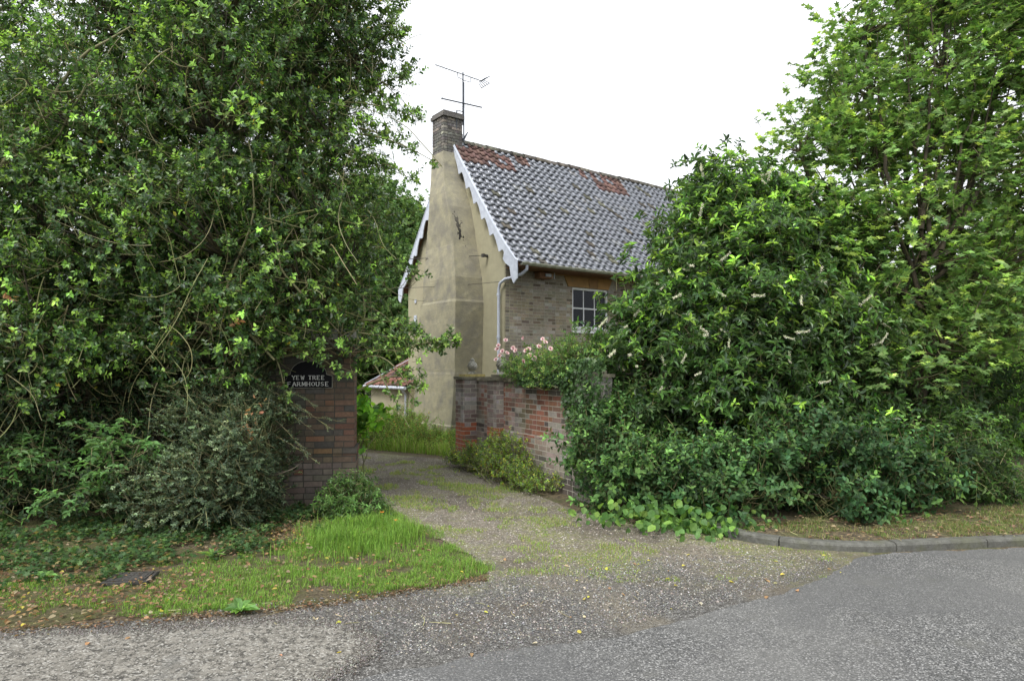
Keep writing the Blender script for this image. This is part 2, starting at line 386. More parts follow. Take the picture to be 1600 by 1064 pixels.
KERB = [(1.95, 7.35), (2.09, 6.98), (2.32, 6.62), (2.64, 6.41), (3.21, 6.26), (3.9, 6.36), (4.9, 6.52), (8, 6.8), (30, 8.5)]
ROADE = [(-1.1, 3.4), (-.83, 3.71), (-.37, 3.94), (-.15, 4.08), (.30, 4.2), (.64, 4.27), (1.26, 4.65), (1.89, 5.04), (2.62, 5.58), (3.1, 6.12)]
VERGE = [(-9, 3.9), (-3.9, 4.25), (-3.28, 4.37), (-2.83, 4.6), (-1.99, 4.71), (-1.38, 4.9), (-.87, 5.18), (-.31, 5.52), (-.30, 5.85), (-.68, 6.6), (-1.2, 7.5), (-1.65, 8.3), (-1.75, 8.9), (-9, 8.9)]
DRIVE = [(-9, 3.6), (-4, 4.2), (-3.28, 4.30), (-2.83, 4.55), (-1.99, 4.66), (-1.38, 4.84), (-.87, 5.10), (-.2, 5.45), (-.25, 5.9), (-.62, 6.6), (-1.12, 7.5), (-1.6, 8.4), (-2.0, 9.3), (-2.6, 10.6), (-4.6, 12.6), (-9, 14.5),
         (-8, 16.5), (-4.2, 14.6), (-2.4, 13.4), (-1.0, 12.5), (-.55, 11.4), (.3, 9.2), (.72, 8.2), (1.36, 7.36), (1.98, 7.05), (2.2, 6.72), (2.64, 6.44), (3.3, 6.27), (3.0, 5.2), (0, 3), (-9, 1)]
g = 400
me = bpy.data.meshes.new('ground'); me.from_pydata([(-g, -g, 0), (g, -g, 0), (g, g, 0), (-g, g, 0)], [], [(0, 1, 2, 3)]); me.materials.append(M['earth'])
tag(bpy.data.objects.new('ground', me), kind='structure'); col.objects.link(bpy.data.objects['ground'])
sheet('grass_verge', VERGE, .004, 'turf', .05, 3)
sheet('driveway', DRIVE, .008, 'drive', .05, 5)
sheet('concrete_apron', [(-9, 2.6), (-5, 4.0), (-3.6, 4.28), (-3.03, 4.37), (-2.28, 4.44), (-1.6, 4.58), (-1.30, 4.57), (-1.05, 4.47), (-.88, 4.25), (-.84, 4.0), (-1.0, 3.7), (-1.5, 3.2), (-9, .5)], .016, 'slab', .075, 8)
sheet('road', ROADE + [(3.4, 6.24), (4.9, 6.44), (8, 6.72), (30, 8.4), (60, 8.4), (60, -30), (-60, -30), (-60, -2), (-9, .8), (-1.6, 3.0)], .012, 'asphalt', .045, 2)
sheet('bank', [(a, b + .03) for a, b in KERB[1:]] + [(30, 14), (4.6, 11), (2.0, 9.4), (1.5, 8)], .066, 'earth', .0, 2)
# back garden lawn, seen as light green between the trees
sheet('lawn', [(3, 13), (30, 13), (60, 60), (-60, 60), (-20, 20), (3, 30)], .004, 'turf', .0, 2)
def kerb():
    s = Soup(); pts = []
    K = [Vector((a, b, 0)) for a, b in KERB]
    from mathutils.geometry import interpolate_bezier
    prof = [(0, -.02), (.0, .075), (.012, .098), (.035, .108), (.12, .108), (.125, .03)]
    gap = 0; d = 0
    line = []
    for a, b in zip(K, K[1:]):
        n = max(2, int((b - a).length / .1))
        if (b - a).length > 5: n = 6
        for i in range(n): line.append(a.lerp(b, i / n))
    for _ in range(3): line = [line[0]] + [(line[i - 1] + line[i] * 2 + line[i + 1]) / 4 for i in range(1, len(line) - 1)] + [line[-1]]
    seg = []
    i = 0
    while i < len(line) - 1:
        j = min(i + 9, len(line) - 1); P = line[i:j + 1]; rows = []
        jz = random.uniform(-.006, .006)
        for k, p in enumerate(P):
            t = (P[min(k + 1, len(P) - 1)] - P[max(k - 1, 0)]).normalized(); nn = Vector((-t.y, t.x, 0))
            if k == 0: p = p + t * .006
            if k == len(P) - 1: p = p - t * .006
            for (a, z) in prof: q = p + nn * a; rows.append((q.x, q.y, max(z + jz, 0) * .8))
        m = len(prof); fc = []
        for k in range(len(P) - 1):
            for c in range(m - 1): fc.append((k * m + c, (k + 1) * m + c, (k + 1) * m + c + 1, k * m + c + 1))
        fc += [tuple(range(m))[::-1], tuple(range((len(P) - 1) * m, len(P) * m))]
        s.add(rows, fc); i = j
    return tag(s.build('kerb', M['kerb']), kind='structure')
random.seed(4); kerb()

# ------------------------------------------------------------------ brickwork
def brickwall(s, mort, x0, x1, z0, z1, y=0., face=1, tintf=None, th=.10, bl=.222, bh=.062, j=.013, holes=(), axis='x', jit=.004):
    """bricks of a face lying in local plane y, sticking out by face*; axis 'y' lays the face along y at x = y argument"""
    course = 0; z = z0
    rng = random.Random(int((x0 + z0 + y) * 977) & 0xffff)
    while z < z1 - .02:
        hz = min(bh, z1 - z); x = x0 - (0 if course % 2 else bl * .5 + rng.uniform(-.02, .02)); k = course % 2
        while x < x1 - .005:
            L = bl if k % 2 == 0 else bl * .48; k += 1
            a, b = max(x, x0), min(x + L, x1); x += L + j
            if b - a < .02: continue
            cx, cz = (a + b) / 2, z + hz / 2
            spans = [(a, b)]
            for (hx0, hx1, hz0, hz1) in holes:
                if cz > hz0 and cz < hz1:
                    ns = []
                    for (p, q) in spans:
                        if q <= hx0 or p >= hx1: ns.append((p, q))
                        else:
                            if p < hx0: ns.append((p, hx0))
                            if q > hx1: ns.append((hx1, q))
                    spans = ns
            t = tintf(cx, cz, rng) if tintf else (.3, .2, .15)
            for (p, q) in spans:
                if q - p < .015: continue
                o = rng.uniform(-jit, jit) * .35 + .0022; yy = (y, y + face * o)
                lo, hi = min(yy[0] - face * .05, yy[1]), max(yy[0] - face * .05, yy[1])
                dz = rng.uniform(-.0015, .0015)
                if axis == 'x': s.box((p, lo, z + dz), (q, hi, z + hz + dz), t)
                else: s.box((lo, p, z + dz), (hi, q, z + hz + dz), t)
        z += bh + j; course += 1
def mixt(a, b, f): return tuple(x * (1 - f) + y * f for x, y in zip(a, b))
def jitc(c, rng, a=.2): k = 1 + rng.uniform(-a, a); return tuple(v * k * (1 + rng.uniform(-.05, .05)) for v in c)

def fieldnoise(x, z, s=1., o=0.): return mnoise.noise(Vector((x * s + o, z * s, o)))

# ------------------------------------------------------------------ farmhouse
HA = math.atan2(.596, .803)
H = empty('farmhouse', (-.15, 16, 0), HA, 'ochre rendered farmhouse with tall chimney breast, black pantiled roof and brick front', 'house')
HL = 13.0; RY, RZ = 2.25, 7.62
PR = [(-.62, 4.10), (-.35, 4.36), (0.0, 4.74), (.4, 5.22), (RY, RZ)]       # roof profile, near slope (y, z)
PL = [(5.10, 3.98), (4.8, 4.30), (4.5, 4.66), (RY, RZ)]
GW = 4.81
def gable(x, name):
    s = Soup()
    pr = [(0, 0), (0, 4.66), (.4, 5.14), (RY, RZ - .1), (4.45, 4.66), (GW, 4.25), (GW, 0)]
    # subdivided band mesh so the render has no perfectly flat look: simple prism
    a = [(x, y, z) for y, z in pr]; b = [(x + .3, y, z) for y, z in pr]; n = len(pr)
    fc = [tuple(range(n)), tuple(range(n, 2 * n))[::-1]] + [(i, i + n, (i + 1) % n + n, (i + 1) % n) for i in range(n)]
    s.add(a + b, fc); return s.build(name, M['render'], H)
gable(0, 'gable_wall'); gable(HL - .3, 'gable_wall')
WX0, WX1, WZ0, WZ1 = 2.08, 3.34, 2.66, 3.74
def wtint(x, z, rng):
    f = fieldnoise(x, z, .9, 3) + .3 * fieldnoise(x, z, 4, 7)
    c = mixt((.36, .295, .195), (.33, .305, .26), min(1, max(0, .5 + f)))
    if rng.random() < .12: c = (.19, .15, .11)
    if rng.random() < .10: c = (.42, .40, .35)
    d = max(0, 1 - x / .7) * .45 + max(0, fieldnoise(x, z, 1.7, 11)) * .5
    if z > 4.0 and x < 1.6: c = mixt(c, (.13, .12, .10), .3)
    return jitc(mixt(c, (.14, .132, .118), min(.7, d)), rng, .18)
s = Soup(); m_ = Soup()
win2 = (6.6, 7.86, WZ0, WZ1); winb = (2.08, 3.34, .75, 2.0); doorh = (4.4, 5.4, -.1, 2.1)
lint = (1.78, 3.62, 3.75, 4.14)
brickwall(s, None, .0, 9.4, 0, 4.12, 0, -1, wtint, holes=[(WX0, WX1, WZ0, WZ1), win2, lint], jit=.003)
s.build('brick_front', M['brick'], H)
# wall core with the window opening left clear
for (a, b, c, d) in [(0.02, WX0, 0, 4.2), (WX1, win2[0], 0, 4.2), (win2[1], HL - .01, 0, 4.2), (WX0, WX1, 0, WZ0), (WX0, WX1, WZ1, 4.2), (win2[0], win2[1], 0, WZ0), (win2[0], win2[1], WZ1, 4.2)]:
    m_.box((a, -.0 + .001, c), (b, .28, d))
m_.box((.02, 4.5, 0), (HL - .01, 4.79, 4.2))
m_.build('wall_core', M['mortar'], H)
# lintel of rubbed orange stone and frieze band under the gutter
s = Soup(); M['lintel'] = mat('rubbed_orange_stone', (.40, .235, .10), (.31, .18, .08), 6, .9, .3, 60, c3=(.17, .14, .10), s3=4, t3=(.55, .75))
cuts = [(1.80, 1.92), (2.62, 2.64), (2.95, 2.93), (3.46, 3.34)]
top, bot = 4.00, 3.75
for (a0, a1), (b0, b1) in zip(cuts, cuts[1:]):
    g_ = .006
    v = [(a1 + g_, -.03, bot), (b1 - g_, -.03, bot), (b0 - g_, -.03, top), (a0 + g_, -.03, top)]; v += [(x, .02, z) for x, y, z in v]
    s.add(v, [(0, 1, 2, 3), (7, 6, 5, 4), (0, 4, 5, 1), (1, 5, 6, 2), (2, 6, 7, 3), (3, 7, 4, 0)], jitc((1, 1, 1), random, .12))
s.build('lintel', M['lintel'], H)
s = Soup(); s.box((1.2, -.05, 4.01), (HL - .2, .02, 4.16), (1, .95, .9)); s.build('frieze_band', M['lintel'], H)
# sash windows
def sash(x0, x1, z0, z1):
    f = Soup(); y = .055; W = x1 - x0; fr = .055
    for a, b, c, d in [(x0, x0 + fr, z0, z1), (x1 - fr, x1, z0, z1), (x0 + fr, x1 - fr, z1 - fr, z1), (x0 + fr, x1 - fr, z0, z0 + .10)]: f.box((a, y - .03, c), (b, y + .05, d))
    zm = z0 + .10 + (z1 - fr - z0 - .10) * .5
    f.box((x0 + fr, y - .012, zm - .018), (x1 - fr, y + .045, zm + .018))
    for k in (1, 2):
        xc = x0 + fr + (W - 2 * fr) * k / 3
        f.box((xc - .016, y - .005, z0 + .10), (xc + .016, y + .035, zm - .018)); f.box((xc - .016, y + .005, zm + .018), (xc + .016, y + .044, z1 - fr))
    o = f.build('window', M['winwhite'], H)
    p = Soup(); p.box((x0 + fr, y + .012, z0 + .10), (x1 - fr, y + .016, z1 - fr)); p.build('pane', M['glass'], o)
    q = Soup(); n = 15; xs = np.linspace(x0 + W * .64, x1 - fr, n); v = []
    for i, xx in enumerate(xs): v += [(xx, y + .10 + .02 * (i % 2), z0 + .1), (xx, y + .10 + .02 * (i % 2), z1 - fr)]
    q.add(v, [(2 * i, 2 * i + 2, 2 * i + 3, 2 * i + 1) for i in range(n - 1)]); q.build('curtain', M['net'], o)
    r = Soup(); r.box((x0 + .02, .5, z0 - .1), (x1 - .02, .52, z1)); r.build('dark_interior', M['black'], o)
    t = Soup(); t.box((x0 - .03, -.06, z0 - .07), (x1 + .03, y - .032, z0 - .002)); t.build('sill', M['winwhite'], o)
M['glass'] = None
gm_ = bpy.data.materials.new('window_glass'); gm_.use_nodes = True
n_ = gm_.node_tree.nodes; l_ = gm_.node_tree.links; tr = n_.new('ShaderNodeBsdfTransparent'); gl = n_.new('ShaderNodeBsdfGlossy'); gl.inputs['Roughness'].default_value = .02; gl.inputs['Color'].default_value = (.4, .42, .45, 1); tr.inputs[0].default_value = (.45, .5, .52, 1)
fr_ = n_.new('ShaderNodeFresnel'); fr_.inputs[0].default_value = 1.5; ms = n_.new('ShaderNodeMixShader'); l_.new(fr_.outputs[0], ms.inputs[0]); l_.new(tr.outputs[0], ms.inputs[1]); l_.new(gl.outputs[0], ms.inputs[2]); l_.new(ms.outputs[0], n_['Material Output'].inputs[0])
M['glass'] = gm_
sash(WX0, WX1, WZ0, WZ1); sash(*win2)
# pantile roof
def interp_profile(prof, d):
    for (a, b) in zip(prof, prof[1:]):
        L = math.hypot(b[0] - a[0], b[1] - a[1])
        if d <= L: return (a[0] + (b[0] - a[0]) * d / L, a[1] + (b[1] - a[1]) * d / L), ((b[0] - a[0]) / L, (b[1] - a[1]) / L)
        d -= L
    return prof[-1], ((b[0] - a[0]) / L, (b[1] - a[1]) / L)
def plen(prof): return sum(math.hypot(b[0] - a[0], b[1] - a[1]) for a, b in zip(prof, prof[1:]))
def pantiles(s, prof, x0, x1, tw, gauge, colf, sgn=1, rng=random, amp=.026, s2=None):
    """profile from eave up to ridge; tiles run along x"""
    L = plen(prof); rows = int(L / gauge) + 1; gauge = L / rows; ncol = int((x1 - x0) / tw); tw = (x1 - x0) / ncol; K = 8
    V = []; T = []
    for r in range(rows):
        d0 = r * gauge - .03; d1 = d0 + gauge + .045
        for c in range(ncol):
            xa = x0 + c * tw + rng.uniform(-.006, .006); t = colf(xa - x0, L - r * gauge, rng); sk = rng.uniform(-.008, .008); dl = rng.uniform(-.012, .012); lift = rng.uniform(0, .010)
            v = []
            for e, (d, h) in enumerate(((d0 + dl, .036 + lift), ((d0 + d1) / 2, .030 + lift * .5), (d1, .006))):
                (py, pz), (ty, tz) = interp_profile(prof, max(d, 0)); 
                if d < 0: py += ty * d; pz += tz * d
                ny, nz_ = -tz * sgn, ty * sgn
                if nz_ < 0: ny, nz_ = -ny, -nz_
                for k in range(K + 1):
                    u = k / K; w = amp * (1.7 * math.exp(-((u - .20) / .17) ** 2) + .7 * math.exp(-((u - 1.2) / .17) ** 2) - .35 * math.sin(math.pi * min(1, max(0, (u - .3) / .7))))
                    x = xa + u * tw * 1.06 + sk * e
                    v.append((x, py + ny * (h + w), pz + nz_ * (h + w) + .022 * mnoise.noise(Vector((x * .55, py * .9, 3))) + .006 * mnoise.noise(Vector((x * 3, py * 3, 9)))))
            (py, pz), (ty, tz) = interp_profile(prof, max(d0 + dl, 0))
            if d0 + dl < 0: py += ty * (d0 + dl); pz += tz * (d0 + dl)
            ny, nz_ = -tz * sgn, ty * sgn
            if nz_ < 0: ny, nz_ = -ny, -nz_
            for k in range(K + 1):                      # front lip thickness
                x, y, z = v[k]; v.append((x, y - ny * .016, z - nz_ * .016))
            V.append(v); T.append(t)
    fc = []
    q = K + 1
    for e in range(2):
        for k in range(K): fc.append((e * q + k, e * q + k + 1, (e + 1) * q + k + 1, (e + 1) * q + k))
    for k in range(K): fc.append((3 * q + k, 3 * q + k + 1, k + 1, k))
    V = np.array(V); T = np.array(T); k = T[:, 0] > .09 if s2 is not None else np.zeros(len(T), bool)
    s.inst(V[~k], fc, T[~k])
    if s2 is not None: s2.inst(V[k], fc, T[k])
def tilecol(x, d, rng):
    red = (x < 1.7 and d < .85 + .2 * rng.random() and not (x > 1.3 and d < .3)) or (1.95 < x < 2.3 and d < .55) or (4.6 < x < 5.9 and .2 < d < .95 and rng.random() < .8) or (4.15 < x < 4.5 and d < .6)
    if red and rng.random() < .93: return jitc((.145, .085, .072), rng, .4)
    if rng.random() < .05: return jitc((.085, .078, .062), rng, .3)
    if rng.random() < .02 + .10 * max(0, mnoise.noise(Vector((x * .8, d * .8, 1)))): return jitc((.13, .125, .095), rng, .3)
    k = rng.uniform(.4, 1.7); return (.022 * k, .024 * k, .032 * k)
rr = random.Random(5)
s = Soup(); sr = Soup(); pantiles(s, PR, -.12, HL + .1, .215, .21, tilecol, 1, rr, .024, sr); nb = sum(len(q) for q in s.lt); s.v += sr.v; s.t += sr.t; s.f += [q + s.n for q in sr.f]; s.lt += sr.lt; s.n += sr.n
roof = s.build('roof', M['tile'], H, True); roof.data.materials.append(M['tile_red']); mi = np.zeros(len(roof.data.polygons), np.int32); mi[nb:] = 1; roof.data.polygons.foreach_set('material_index', mi)
s = Soup(); pantiles(s, PL, -.12, HL + .1, .235, .30, tilecol, -1, rr, .030); s.build('roof', M['tile'], H, True)
# roof deck underneath
s = Soup()
pr = PR + PL[::-1][1:]
n = len(pr); a = [(-.06, y, z - .03) for y, z in pr] + [(-.06, y, z - .09) for y, z in pr]; b = [(HL + .06, y, z) for x, y, z in a]
fc = []
for i in range(n - 1): fc += [(i, i + 1, i + 1 + 2 * n, i + 2 * n), (i + n, i + 3 * n, i + 1 + 3 * n, i + 1 + n), (i, i + n, i + n + 1, i + 1), (i + 2 * n, i + 1 + 2 * n, i + 1 + 3 * n, i + 3 * n)]
fc += [(0, 2 * n, 3 * n, n), (n - 1, 2 * n - 1, 4 * n - 1, 3 * n - 1)]
s.add(a + b, fc); s.build('roof_deck', M['oldwood'], H)
# ridge tiles: half round humps with mortar
s = Soup(); k = 10; x = .12
rr = random.Random(8)
while x < HL:
    L = .42; v = []; dz = rr.uniform(-.012, .012)
    for xx, rad in ((x, .125), (x + L * .93, .118), (x + L * .935, .105), (x + L, .105)):
        for i in range(k + 1):
            a = math.pi * i / k; v.append((xx, RY + math.cos(a) * rad, RZ - .055 + dz + math.sin(a) * rad * 1.05))
    fc = [(e * (k + 1) + i, e * (k + 1) + i + 1, (e + 1) * (k + 1) + i + 1, (e + 1) * (k + 1) + i) for e in range(3) for i in range(k)]
    s.add(v, fc, jitc((1, 1, 1), rr, .25)); x += L
s.build('ridge_tiles', M['mortar_dark'], H, True)
# bargeboards: scalloped wavy lower edge following the verge
def barge(prof, tipz, sgn, xo):
    """prof eave -> ridge"""
    s = Soup(); L = plen(prof); N = 150; top = []; low = []
    for i in range(N + 1):
        d = L * i / N; (y, z), (ty, tz) = interp_profile(prof, d)
        ny, nz_ = (-tz, ty) if ty > 0 else (tz, -ty)
        if nz_ > 0: ny, nz_ = -ny, -nz_
        fr = ((L - d) / .56) % 1.0
        sc_ = .13 + .13 * (fr / .86) ** 1.8 if fr < .86 else .13 + .13 * max(0, 1 - ((fr - .86) / .14) ** 2)
        if d < .5: sc_ = .2
        cusp = 0
        top.append((y - ny * .05, z - nz_ * .05)); low.append((y + ny * (sc_ - cusp), z + nz_ * (sc_ - cusp)))
    ed = [(prof[0][0] + sgn * .02, prof[0][1] + .02)]
    if tipz:
        e = prof[0]; # hanging tail at the eave
        tail = [(e[0] - sgn * .03, e[1] + .04), (e[0] - sgn * .03, tipz + .10), (e[0] + sgn * .10, tipz), (e[0] + sgn * .20, tipz + .16), (e[0] + sgn * .25, tipz + .40), (e[0] + sgn * .42, tipz + .50), (e[0] + sgn * .52, tipz + .62)]
        n = len(tail); v = [(xo, y, z) for y, z in tail + [(e[0] + sgn * .35, e[1] + .36)]]; n += 1
        v += [(xo + .03, y, z) for x_, y, z in v]
        s.add(v, [tuple(range(n)), tuple(range(n, 2 * n))[::-1]] + [(i, i + n, (i + 1) % n + n, (i + 1) % n) for i in range(n)])
    a = int(N * .06)
    v = [(xo + .002, y, z) for y, z in top[a:]] + [(xo + .002, y, z) for y, z in low[a:]] + [(xo + .028, y, z) for y, z in top[a:]] + [(xo + .028, y, z) for y, z in low[a:]]
    n = len(top) - a; fc = []
    for i in range(n - 1): fc += [(i, i + 1, n + i + 1, n + i), (2 * n + i, 3 * n + i, 3 * n + i + 1, 2 * n + i + 1), (n + i, n + i + 1, 3 * n + i + 1, 3 * n + i), (i, 2 * n + i, 2 * n + i + 1, i + 1)]
    s.add(v, fc)
    # capping strip along the top of the board
    P = [[(xo + .01, y - 0, z + .035) for y, z in [interp_profile(prof, L * i / 30)[0] for i in range(31)]]]
    s.tubes(P, np.full((1, 31), .022), 6)
    return s.build('bargeboard', M['white'], H)
barge(PR, 3.62, 1, -.16); barge(PL, 3.60, -1, -.16)
# chimney breast: lofted rings with rounded arrises (z, t, s, u)
CH = [(-.1, 1.0, .90, 1.97), (.30, 1.0, .90, 1.97), (.335, 1.02, .86, 1.92), (1.0, 1.0, .83, 1.92), (1.55, .98, .80, 1.90), (1.60, .985, .79, 1.88), (2.3, .95, .80, 1.82), (3.0, .92, .81, 1.76), (3.30, .91, .81, 1.70), (3.36, .93, .79, 1.62),
      (3.9, .98, .78, 1.55), (4.25, 1.08, .74, 1.47), (4.73, 1.22, .69, 1.34), (5.2, 1.33, .69, 1.15), (5.7, 1.47, .69, .93), (6.1, 1.66, .66, .76), (6.42, 1.80, .60, .68), (6.8, 1.93, .53, .63), (7.22, 2.03, .47, .60)]
def chimney():
    Z = []
    zs = [c[0] for c in CH]
    extra = sorted(set([round(x, 3) for x in list(np.arange(-.1, 7.22, .12)) + zs]))
    rows = []
    for z in extra:
        t = np.interp(z, zs, [c[1] for c in CH]); s_ = np.interp(z, zs, [c[2] for c in CH]); u = np.interp(z, zs, [c[3] for c in CH])
        back = .2 if z < 6.2 else .1
        # perimeter: from back right round the front to back left
        pts = []; r = .010
        pts += [(back, t)]; pts += [(x, t) for x in np.linspace(-.02, -s_ + r, 5)]
        pts += [(-s_ + r * (1 - math.sin(a)), t + r * (1 - math.cos(a))) for a in (math.pi / 4,)]
        pts += [(-s_, y) for y in np.linspace(t + r, t + u - r, 7)]
        pts += [(-s_ + r * .3, t + u - r * .3)]; pts += [(x, t + u) for x in np.linspace(-s_ + r, -.02, 5)]; pts += [(back, t + u)]
        for i, (x, y) in enumerate(pts):
            j = fieldnoise(z * 2 + i * .13, i * .4, 1, 5) * .012 + .006 * fieldnoise(z * 6, i * 1.1, 1, 9)
            rows.append((x + j * (0 if i in (0, len(pts) - 1) else 1), y + j, z))
        m = len(pts)
    n = len(extra); s = Soup(); fc = [(i * m + j, i * m + (j + 1) % m, (i + 1) * m + (j + 1) % m, (i + 1) * m + j) for i in range(n - 1) for j in range(m)]
    fc.append(tuple(range((n - 1) * m, n * m)))
    s.add(rows, [tuple(f[::-1]) for f in fc]); return s
M['breast'] = mat('stained_limewash', (.33, .305, .205), (.265, .245, .168), 7, .93, 1.0, 30, c3=(.20, .188, .148), s3=2.6, t3=(.44, .66))
def stain(m):
    """black mould blotches down the bulge of the breast and worn lines at the lifts, fixed to the wall"""
    n = m.node_tree.nodes; L = m.node_tree.links; b = n['Principled BSDF']; src = b.inputs['Base Color'].links[0].from_socket
    tc = n.new('ShaderNodeTexCoord'); sp = n.new('ShaderNodeSeparateXYZ'); L.new(tc.outputs['Object'], sp.inputs[0])
    def mr(a, lo, hi, x=0., y=1.):
        r = n.new('ShaderNodeMapRange'); r.inputs[1].default_value = lo; r.inputs[2].default_value = hi; r.inputs[3].default_value = x; r.inputs[4].default_value = y; L.new(a, r.inputs[0]); return r.outputs[0]
    def mm(op, a, c):
        x = n.new('ShaderNodeMath'); x.operation = op
        for i, v in ((0, a), (1, c)):
            if isinstance(v, (int, float)): x.inputs[i].default_value = v
            else: L.new(v, x.inputs[i])
        return x.outputs[0]
    q = n.new('ShaderNodeTexNoise'); q.inputs['Scale'].default_value = 13; q.inputs['Detail'].default_value = 4; mp = n.new('ShaderNodeMapping'); mp.inputs['Scale'].default_value = (1.2, 1, .55)
    L.new(tc.outputs['Object'], mp.inputs[0]); L.new(mp.outputs[0], q.inputs[0])
    x, z = sp.outputs[0], sp.outputs[2]
    # window round the patch: z 4.6..5.5, x about -.5 on the side face
    zc = mm('ABSOLUTE', mm('SUBTRACT', z, 5.15), 0); xc = mm('ABSOLUTE', mm('ADD', x, mm('ADD', .46, mm('MULTIPLY', mm('SUBTRACT', z, 5.15), .12))), 0)
    w = mm('MULTIPLY', mr(zc, .25, .62, 1, 0), mr(xc, .03, .16, 1, 0)); thr = mr(w, 0, 1, .80, .47)
    f = mm('GREATER_THAN', q.outputs[0], thr); f = mm('MULTIPLY', f, mm('GREATER_THAN', w, .02))
    mx = n.new('ShaderNodeMix'); mx.data_type = 'RGBA'; mx.inputs[7].default_value = (.02, .018, .015, 1); L.new(f, mx.inputs[0]); L.new(src, mx.inputs[6])
    # grey bands at the lifts
    q2 = n.new('ShaderNodeTexNoise'); q2.inputs['Scale'].default_value = 5; q2.inputs['Detail'].default_value = 8; L.new(tc.outputs['Object'], q2.inputs[0])
    band = mr(mm('ABSOLUTE', mm('SUBTRACT', z, mm('ADD', 1.57, mm('MULTIPLY', mm('SUBTRACT', q2.outputs[0], .5), .12))), 0), .01, .10, 1, 0)
    band2 = mr(mm('ABSOLUTE', mm('SUBTRACT', z, 3.42), 0), .02, .16, 1, 0)
    band3 = mr(mm('ABSOLUTE', mm('SUBTRACT', z, mm('SUBTRACT', 4.60, mm('MULTIPLY', x, .1))), 0), .01, .09, 1, 0)
    low = mr(z, .0, .5, .9, 0)
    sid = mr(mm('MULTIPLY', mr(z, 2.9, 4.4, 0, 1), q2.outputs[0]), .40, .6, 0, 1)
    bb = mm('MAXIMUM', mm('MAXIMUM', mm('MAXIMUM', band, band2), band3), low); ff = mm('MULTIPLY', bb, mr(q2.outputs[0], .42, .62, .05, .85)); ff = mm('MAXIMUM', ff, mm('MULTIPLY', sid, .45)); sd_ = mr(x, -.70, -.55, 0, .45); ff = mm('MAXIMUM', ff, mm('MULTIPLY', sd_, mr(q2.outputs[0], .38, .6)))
    m2 = n.new('ShaderNodeMix'); m2.data_type = 'RGBA'; m2.inputs[7].default_value = (.20, .185, .15, 1); L.new(ff, m2.inputs[0]); L.new(mx.outputs[2], m2.inputs[6]); L.new(m2.outputs[2], b.inputs['Base Color'])
stain(M['breast'])
chim = chimney().build('chimney', M['breast'], H, False)
sb = Soup()
def sootc(x, z, rng): return jitc((1, 1, 1), rng, .3) if rng.random() > .15 else jitc((1.7, 1.65, 1.5), rng, .2)
zt = 8.12
sb.box((-.455, 2.055, 7.2), (.09, 2.605, zt), (.7, .7, .7))
brickwall(sb, None, -.46, .10, 7.225, zt, 2.05, -1, sootc); brickwall(sb, None, 2.05, 2.61, 7.225, zt, -.46, -1, sootc, axis='y'); brickwall(sb, None, 2.05, 2.61, 7.225, zt, .10, 1, sootc, axis='y'); brickwall(sb, None, -.46, .10, 7.225, zt, 2.61, 1, sootc)
sb.build('stack', M['soot'], chim)
sb = Soup(); sb.box((-.50, 2.0, zt + .003), (.14, 2.65, zt + .09)); sb.box((-.47, 2.03, zt + .09), (.11, 2.62, zt + .15), (.8, .8, .8)); sb.build('stack_cap', M['soot'], chim)
sb = Soup(); a = np.arange(12) * math.pi / 6; P = [[(-.1, 2.42, zt + .15), (-.1, 2.42, zt + .20), (-.1, 2.42, zt + .21)]]; sb.tubes(P, [[.12, .11, .09]], 12); sb.build('flue_pot', M['soot'], chim)
# small vents/ boxes on back of stack
sb = Soup(); sb.box((.106, 2.10, 7.62), (.15, 2.2, 7.78)); sb.build('junction_box', M['metal'], chim)
# gutter and downpipe
s = Soup(); GY, GZ = -.66, 4.07; v = []; k = 8
xs = np.linspace(-.04, HL, 14)
for x in xs:
    for i in range(k + 1): a = math.pi + math.pi * i / k; v.append((x, GY + math.cos(a) * .06, GZ + .02 + math.sin(a) * .06))
fc = [(e * (k + 1) + i, e * (k + 1) + i + 1, (e + 1) * (k + 1) + i + 1, (e + 1) * (k + 1) + i) for e in range(len(xs) - 1) for i in range(k)]
s.add(v, fc + [tuple(range(k + 1))]); s.tubes([[(xs[0], GY - .06, GZ + .02), (xs[-1], GY - .06, GZ + .02)]], [[.01, .01]], 5)
s.build('gutter', M['gutter_green'], H, True)
s = Soup()
pts = [(.12, GY, GZ - .03), (.12, GY, GZ - .12), (.09, -.5, GZ - .22), (.02, -.25, GZ - .27), (-.07, -.08, GZ - .30), (-.09, .10, GZ - .38), (-.085, .16, GZ - .52), (-.085, .165, 2.8), (-.085, .17, 1.4), (-.085, .17, .15), (-.13, .17, .05)]
s.tubes([pts], np.full((1, len(pts)), .036), 10)
for z in (3.4, 2.4, 1.4): s.tubes([[(-.085, .168, z), (-.085, .168, z + .06)]], [[.047, .047]], 10)
s.build('downpipe', M['white'], H, True)
# soffit board, old meter box under the gutter, small wall plates, black plinth
s = Soup(); s.box((.0, -.60, 4.02), (HL, -.052, 4.045), (.7, .6, .4)); s.build('soffit', M['oldwood'], H)
s = Soup(); s.box((.86, -.22, 3.86), (1.22, -.008, 4.0), (1.1, 1, .9)); s.box((1.22, -.20, 3.88), (1.28, -.01, 3.98), (2.2, 2.6, 3)); s.build('vent_box', M['oldwood'], H)
s = Soup(); s.box((1.02, -.26, 3.90), (1.18, -.225, 3.97)); s.tubes([[(1.27, -.26, 3.86), (1.27, -.27, 4.0)]], [[.012, .012]], 5); s.build('bell_lamp', M['white'], H)
s = Soup(); s.box((-.93, .97, -.05), (.0, 2.99, .06)); s.build('tarred_plinth', M['iron'], H)
s = Soup(); s.box((-.03, 4.28, 2.8), (-.003, 4.42, 3.2)); s.build('wall_plate', M['white'], H)
s = Soup(); s.box((-.03, 4.30, 3.55), (-.003, 4.38, 3.65)); s.build('wall_plate', M['white'], H)
